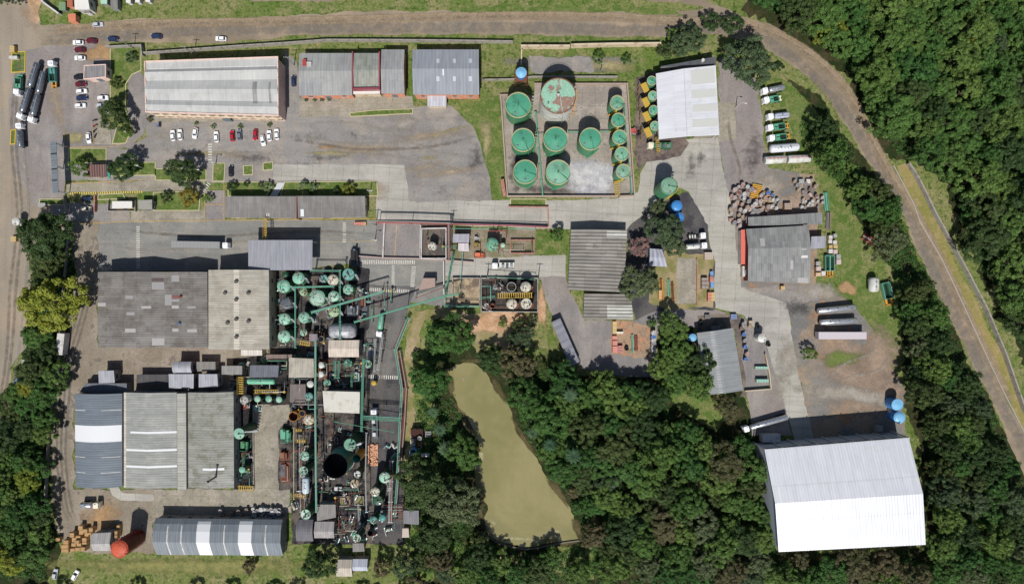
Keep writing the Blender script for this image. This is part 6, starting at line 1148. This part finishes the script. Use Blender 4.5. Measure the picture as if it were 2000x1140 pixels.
def tree(label,x,y,rp,kind,group=None,name='tree',size=None,hs=1.0,cat='tree'):
    r=rp*S; size=size or ('L' if r>4.7 else 'M' if r>2.4 else 'S'); f=r/RC[size]*1.0; zc=ZC[size]*f*hs; X,Y=W(x,y,zc+1.5*f)
    o=root(name,label,cat,(X,Y,0),tn.uniform(0,6.28),group); o.scale=(f*tn.uniform(.93,1.07),f*tn.uniform(.93,1.07),f*hs)
    t=bpy.data.objects.new('trunk' if size!='S' else 'stem',TM[size]); COL.objects.link(t); t.parent=o
    c=bpy.data.objects.new('crown' if size!='S' else 'foliage',tn.choice(CM[size])); COL.objects.link(c); c.parent=o; c.location=(0,0,ZC[size]); c.material_slots[0].link='OBJECT'; c.material_slots[0].material=LF[kind]; NT[0]+=1
    PTS.append((x,y,rp)); return o
PTS=[]
# individually placed trees
T=[('large dark tree at the west road opposite the gate',82,458,48,'dark'),('dark tree beneath the large one by the west road',88,505,33,'dark'),('broad yellow-green tree beside the west lane',97,592,56,'lime'),('dark understorey tree between the two west giants',88,545,26,'dark'),('mid green tree south of the yellow-green giant',68,655,26,'mid'),
('round green tree beside the brown pergola',151,327,19,'mid'),('big dark round tree right of the teal awning',238,325,27,'dark'),('big dark tree left of the zebra crossing',352,335,29,'dark'),('tall driveway tree beside the car column',220,225,29,'dark'),('small tree on the driveway lawn tip',245,255,14,'mid'),('small dark tree on the lawn by the gatehouse',222,160,11,'dark'),('tree with golden leaves on the street lawn',366,384,19,'gold'),
('small dark tree on the street lawn, left of the golden one',322,385,11,'dark'),('tiny tree at the foot of the diagonal crossing',405,385,9,'mid'),('dense tree at the north end of the pond',880,657,42,'mid'),('dark tree on the pond north-east shore',962,702,26,'dark'),('bluish tree below the white tank basin',1018,660,24,'olive'),('round shrub left of the bluish tree',981,630,9,'mid'),('pale agave-like tree beside the basin',1040,626,11,'olive'),('small dark tree above the bluish tree',1014,632,13,'dark'),
('dense tree on the pond west shore, upper',838,745,34,'mid'),('dense tree on the pond west shore, middle',906,885,34,'mid'),('sprawling dark tree over the south-east plant corner',822,945,48,'dark'),('sprawling grey-green tree at the pond south-west shore',885,985,48,'olive'),('dark tree below the sprawling grey-green one',850,1045,36,'dark'),('bronze tree on the south-west pond bank',930,985,18,'brown'),
('olive green tree beside the blue tanks',1300,450,34,'olive'),('lower lobe tree beside the two parked white trucks',1320,482,20,'olive'),('tall narrow olive tree left of the blue tanks',1285,408,17,'olive'),('pink flowering tree beside the ribbed workshop',1251,480,20,'pink'),('round dark tree east of the ribbed workshop',1250,553,35,'olive'),
('big olive tree between the loading hall and the road',1466,118,46,'olive'),('tree at the loading hall north-west corner',1345,78,34,'olive'),('dark small tree beside the cream wall end',1304,98,17,'dark'),('leafy tree left of the curved road junction',1318,70,16,'mid'),('tree overhanging the road junction',1392,40,20,'dark'),('thin tree at the forked track',1432,44,20,'dark'),('small tree by the striped verge of the east row',1525,130,11,'dark'),
('lone small tree in the east yard',1583,690,14,'mid'),('dark tree at the repair shed south end',1420,795,24,'brown'),('small bush by the shed road',1275,630,10,'mid'),('tree behind the repair shed north-west corner',1316,640,30,'mid'),('tree left of the repair shed, middle',1318,690,32,'mid'),('tree left of the repair shed, lower',1322,740,30,'mid'),
('dark tree at the south fence near the huts',622,1105,30,'dark'),('dark shrubby tree on the south lawn',485,1108,14,'brown'),('tree right of the south huts',745,1110,20,'brown'),('round clipped tree on the lawn corner',252,109,10,'olive'),('young tree on the grass north of the pond',1055,715,12,'dark'),('round dark tree on the lawn bank',1082,722,17,'dark'),('small round dark tree on the lawn bank',1025,735,13,'dark'),('little tree beside the pinkish basin lawn',1088,458,15,'mid')]
for q in T: tree(*q)
# shrubs on beds
for q in [('dark round shrub at the west end of the hedge bed',450,362,10,'dark'),('pale clipped ball shrub near the path slab',523,365,10,'pale'),('left pale shrub of the pair on the hedge bed',590,362,10,'pale'),('right pale shrub of the pair on the hedge bed',610,363,9,'pale'),('small dark bush below the pale pair',609,374,7,'dark'),('dark bush left of the golden bush',655,371,7,'dark'),('golden bush on the hedge bed',680,368,13,'gold'),('dark shrub on the hedge bed beside the ball shrub',480,358,6,'dark'),('olive shrub left of the ball shrub',508,362,7,'olive'),('little shrub at the office wall, first',382,241,4,'mid'),('little shrub at the office wall, second',415,246,5,'mid'),('little shrub at the office wall, third',468,245.5,5,'mid'),('little shrub at the office wall, fourth',525,243,5,'mid'),('shrub at the office south-west corner',291,232,6,'brown'),('small leafy shrub on the narrow salmon ledge',597,194,4,'olive'),('second leafy shrub on the salmon ledge',614,194,4,'olive'),('third leafy shrub on the salmon ledge',628,194,4,'olive'),('fourth leafy shrub on the salmon ledge',642,194,3.5,'olive'),('shrub at the ruined yard cream wall',1170,108,12,'mid'),('second shrub at the ruined yard, far right',1225,115,10,'mid'),('shrub by the lawn shelter top',812,695,10,'mid')]: tree(*q,name='shrub',size='S',cat='shrub')
# palms
def palm(label,x,y,r,hh=6):
    X,Y=W(x,y,hh); o=wroot('palm_tree',label,'palm',X,Y); MB().tube([(X,Y,0),(X+.2,Y,hh*.5),(X,Y,hh)],[.25,.18,.15],8).build('trunk',bark,o); m=MB()
    for k in range(11):
        a=k*2*PI/11+x; q=[]
        for i in range(7): t=i/6; w=r*S*.16*math.sin(PI*min(1,t*.95+.05)); d=r*S*t; z=hh+.9*math.sin(t*2.4)-1.5*t*t; q.append((X+d*math.cos(a),Y+d*math.sin(a),z,w))
        for (x0,y0,z0,w0),(x1,y1,z1,w1) in zip(q,q[1:]):
            c,s_=-math.sin(a),math.cos(a)
            for sg in (-1,1):
                f=[(x0,y0,z0+.1),(x1,y1,z1+.1),(x1+sg*w1*c,y1+sg*w1*s_,z1-.15),(x0+sg*w0*c,y0+sg*w0*s_,z0-.15)]; m.add(f,[(0,1,2,3)])
    m.build('frond',LF['blue'],o)
for q in [('palm beside the pond-side unit',870,876,19,5),('upper small palm on the west pond bank',846,804,14,5),('lower small palm on the west pond bank',859,838,16,5),('palm crown showing in the grove north of the pond woods',1114,771,18,14),('palm amid the grove by the shadowed slope',1074,868,16,12),('leafy palm at the east pond shore',1040,845,14,8),('palm crown in the central woods',1120,890,18,14)]: palm(*q)
# filled woodland
LM=[(1480,20,'by the forked track'),(1600,40,'at the top edge past the junction'),(1720,30,'at the top edge mid-forest'),(1850,30,'at the top edge toward the corner'),(1970,40,'in the top right corner'),(1600,110,'just above the road bend'),(1680,160,'close beside the bending road'),(1780,120,'in the upper forest interior'),(1900,130,'in the upper right interior'),(1990,170,'at the right edge high up'),(1730,250,'on the outer bank of the bend'),(1830,230,'in the middle of the forest'),(1940,260,'right of the forest middle'),(1800,300,'above the head of the long grey wall'),(1900,350,'over the clearing beside the long wall'),(1990,370,'at the right edge mid-height'),(1920,450,'above the bare red soil strip'),(1990,500,'at the right edge near the soil strip'),(1980,620,'lowest beside the long grey wall'),
(1590,240,'behind the parked truck row'),(1640,300,'above the first lawn slope'),(1680,360,'upslope of the green pipes'),(1720,430,'above the timber heap'),(1760,500,'below the timber heap'),(1790,580,'beside the lone skip'),(1790,660,'east of the silver trailers'),(1810,740,'east of the orange dirt'),(1850,820,'beside the two light blue tanks'),(1920,850,'where the road nears the corner'),(1850,920,'at the white warehouse north-east corner'),(1950,950,'at the right edge low down'),(1850,1010,'along the white warehouse east side'),(1950,1050,'in the lower right corner'),(1860,1100,'at the white warehouse south-east corner'),
(990,740,'on the pond north-east bank'),(1080,770,'in the grove below the askew shelter'),(1170,780,'along the shaded workshop yard'),(1260,770,'at the top of the woods by the drums column'),(1320,700,'between the drums column and the repair shed'),(1060,860,'on the east shore, halfway'),(1150,860,'deep in the pond woods'),(1240,860,'in the heart of the woods'),(1320,850,'left of the shed lawn'),(1120,950,'on the lower east shore'),(1210,960,'in the lower woods'),(1300,950,'below the shed lawn'),(1400,890,'south of the silver tanker'),(1460,930,'beside the white warehouse west wall'),(1170,1050,'at the pond foot, east end'),(1260,1060,'near the bottom, mid-woods'),(1360,1030,'near the bottom right of the woods'),(1480,1050,'at the white warehouse south-west corner'),(1000,1110,'below the stone dam edge'),(1100,1110,'below the dam, east part'),(1220,1120,'at the bottom edge of the woods'),(1400,1120,'at the bottom edge, further right'),(1580,1110,'below the white warehouse, left'),(1720,1100,'below the white warehouse, right'),
(70,700,'beside the white trailer'),(30,780,'by the blue roadside car'),(80,790,'beside the top of the dirt lane'),(30,850,'at the left edge upper belt'),(80,870,'beside the white-banded warehouse lane'),(30,930,'at the left edge middle belt'),(80,960,'beside the lane corner'),(20,1010,'at the left edge lower belt'),(75,1040,'beside the pallet yard'),(30,1100,'in the bottom left corner'),(820,1100,'in the thicket by the south huts'),(880,1090,'in the thicket below the big tree'),(920,1130,'in the thicket at the bottom edge'),(20,0,'at the top left road corner')]
UL=set(); PW=[(874,722),(925,707),(951,727),(973,762),(999,797),(1008,846),(1043,889),(1061,925),(1096,964),(1126,1021),(1131,1054),(1026,1071),(947,1039),(951,986),(925,933),(942,881),(907,837),(890,784)]
def fill(poly,n,rr_,kinds,group,sep=.62,name='forest_tree',avoid=(),size=None,where=None,hs=1.0,inset=0):
    xs=[p[0] for p in poly];ys=[p[1] for p in poly];c=0;t=0
    while c<n and t<n*80:
        t+=1;x,y=tn.uniform(min(xs),max(xs)),tn.uniform(min(ys),max(ys)); r=tn.uniform(*rr_)
        if not inside(x,y,poly) or any(inside(x,y,a) for a in avoid): continue
        if any((x-a)**2+(y-b)**2<(sep*(r+q))**2 for a,b,q in PTS): continue
        if inset and not all(inside(x+inset*r*u,y+inset*r*v,poly) for u,v in ((1,0),(-1,0),(0,1),(0,-1),(-.7,.7))): continue
        if any(inside(x+1.02*r*u,y+1.02*r*v,PW) for u,v in ((1,0),(-1,0),(0,1),(0,-1),(.7,.7),(-.7,-.7),(-.7,.7),(.7,-.7))): continue
        k=tn.choice(kinds); nm={'dark':'dark green','mid':'fresh green','forest':'leafy green','olive':'grey-olive','blue':'bluish green','brown':'bronze tinted','lime':'yellow-green'}[k]
        w=where or min(LM,key=lambda l:(l[0]-x)**2+(l[1]-y)**2)[2]; sz='broad' if r>rr_[0]+(rr_[1]-rr_[0])*.6 else 'medium' if r>rr_[0]+(rr_[1]-rr_[0])*.3 else 'slender'
        
        for sz in [sz]+['rounded','ragged','full-crowned','uneven','low','tall','spreading','loose','dense','lopsided']:
            lb=f'{sz} {nm} tree {w}'
            if lb not in UL: break
        UL.add(lb); tree(lb,x,y,r,k,group,name,size,hs*tn.uniform(.85,1.2)); c+=1
    return c
pond=[(866,700),(925,695),(985,740),(1012,797),(1018,840),(1050,880),(1105,960),(1140,1020),(1140,1062),(1026,1080),(935,1050),(915,933),(910,837),(870,740)]
ne=[(1450,-60),(2060,-60),(2060,740),(1962,640),(1958,570),(1920,530),(1893,480),(1885,420),(1850,350),(1800,312),(1752,300),(1722,255),(1698,205),(1665,140),(1620,100),(1565,58),(1500,20)]
tree('pale grey half-bare tree in the upper right forest',1950,85,24,'olive','trees of the north-east forest','forest_tree'); tree('bright yellow-green tree beside the half-bare one',1973,55,15,'lime','trees of the north-east forest','forest_tree')
a=[(1290,765),(1400,765),(1400,840),(1320,840)]; gb=[(1070,1050),(1165,1045),(1165,1125),(1080,1125)]
belt=[(1585,220),(1612,225),(1670,300),(1696,345),(1748,398),(1775,470),(1806,530),(1848,610),(1888,710),(1932,785),(1950,840),(2010,960),(2010,1140),(1810,1140),(1830,1050),(1815,900),(1800,810),(1780,740),(1778,640),(1750,580),(1735,510),(1695,440),(1660,380),(1622,330),(1565,280),(1565,245)]
cen=[(945,690),(1000,700),(1060,720),(1130,735),(1160,755),(1285,752),(1300,640),(1345,650),(1375,780),(1345,830),(1400,860),(1440,850),(1480,880),(1505,980),(1520,1095),(1640,1105),(1850,1085),(1850,1140),(900,1140),(930,1080)]
nf=fill(ne,82,(30,46),['forest','forest','mid','dark','forest','mid'],'trees of the north-east forest',.58,inset=.75)+fill(ne,36,(14,24),['lime','mid','dark','forest','olive'],'trees of the north-east forest',.56,inset=.7)
nb=fill(belt,50,(23,33),['dark','mid','olive','forest','dark'],'trees of the east belt',.54,hs=1.35,inset=.5,avoid=[[(1690,510),(1762,510),(1778,625),(1700,625)]])+fill(belt,16,(13,20),['dark','mid','forest'],'trees of the east belt',.5,hs=1.2,inset=.5)
nc=fill([(1010,740),(1290,750),(1300,700),(1370,700),(1370,780),(1290,900),(1120,940),(1050,880)],26,(27,40),['forest','dark','forest','mid'],'trees of the central woods',.55,avoid=[pond,a,gb])+fill(cen,60,(24,36),['dark','mid','olive','forest','forest','brown','mid'],'trees of the central woods',.57,avoid=[pond,a,gb])+fill(cen,24,(13,20),['dark','mid','brown'],'trees of the central woods',.56,avoid=[pond,a,gb])
nw=fill([(-20,790),(20,775),(45,720),(50,680),(100,660),(112,700),(100,780),(88,900),(88,1000),(92,1050),(90,1100),(-20,1130)],30,(20,30),['mid','dark','forest','mid','dark','lime','forest'],'trees of the west belt',.56)
fill([(790,1066),(860,1080),(925,1095),(900,1140),(770,1140)],5,(16,24),['brown','dark','olive'],'trees of the south thicket',.7)
fill([(-20,1168),(1000,1168),(1000,1186),(-20,1186)],16,(14,20),['mid','dark'],'trees along the bottom edge',.8,'tree',where='just below the bottom fence line')
fill([(-20,-20),(40,-20),(46,2),(-20,6)],3,(12,16),['olive','mid'],'trees at the top left corner',.7,'tree')
print('NF',nf,nb,nc,nw)
# low ground cover under the woods
def cover(polys,n,mat,seed):
    r=np.random.RandomState(seed); cs=[]; rj=random.Random(seed)
    for poly in polys:
        xs=[p[0] for p in poly];ys=[p[1] for p in poly]; ar=(max(xs)-min(xs))*(max(ys)-min(ys)); k=0
        for _ in range(int(ar*n)):
            x,y=rj.uniform(min(xs),max(xs)),rj.uniform(min(ys),max(ys))
            if inside(x,y,poly) and not inside(x,y,pond) and not inside(x,y,a): cs.append((*W(x,y),rj.uniform(.7,1.9)))
    C=np.array(cs); nl=26; N=len(C)*nl; ci=np.repeat(np.arange(len(C)),nl); d=r.randn(N,3); d/=np.linalg.norm(d,axis=1)[:,None]; d[:,2]=abs(d[:,2])
    p=np.concatenate([C[ci,:2],np.full((N,1),.1)],1)+d*(C[ci,2]*(r.rand(N)**.4))[:,None]; nrm=d*.6+np.array([0,0,.8])+r.randn(N,3)*.4; nrm/=np.linalg.norm(nrm,axis=1)[:,None]
    u=np.cross(nrm,r.randn(N,3)); u/=np.linalg.norm(u,axis=1)[:,None]; v=np.cross(nrm,u); s=(.4*r.uniform(.6,1.3,N))[:,None]
    q=np.stack([p-u*s*.6,p-v*s*.42,p+u*s*.75,p+v*s*.42],1).reshape(-1,3)
    me=bpy.data.meshes.new('undergrowth'); me.vertices.add(4*N); me.vertices.foreach_set('co',q.ravel()); me.loops.add(4*N); me.loops.foreach_set('vertex_index',np.arange(4*N)); me.polygons.add(N); me.polygons.foreach_set('loop_start',np.arange(N)*4); me.polygons.foreach_set('loop_total',np.full(N,4)); me.update(); me.validate(); me.materials.append(mat)
    o=bpy.data.objects.new('undergrowth',me); COL.objects.link(o); setp(o,'low leafy undergrowth filling the ground beneath the woods','undergrowth',None,'stuff'); print('COVER',N)
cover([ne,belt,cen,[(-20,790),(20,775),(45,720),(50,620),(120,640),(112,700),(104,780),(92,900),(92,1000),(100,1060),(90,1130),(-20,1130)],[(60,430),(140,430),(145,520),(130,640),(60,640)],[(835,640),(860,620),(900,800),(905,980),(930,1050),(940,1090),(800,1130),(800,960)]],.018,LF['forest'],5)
print('TREES',NT[0])
sc.render.use_persistent_data=False
sc.cycles.max_bounces=5; sc.cycles.diffuse_bounces=2; sc.cycles.glossy_bounces=2; sc.cycles.transparent_max_bounces=24
for o in list(bpy.data.objects):
    if '_o' in o: del o['_o']
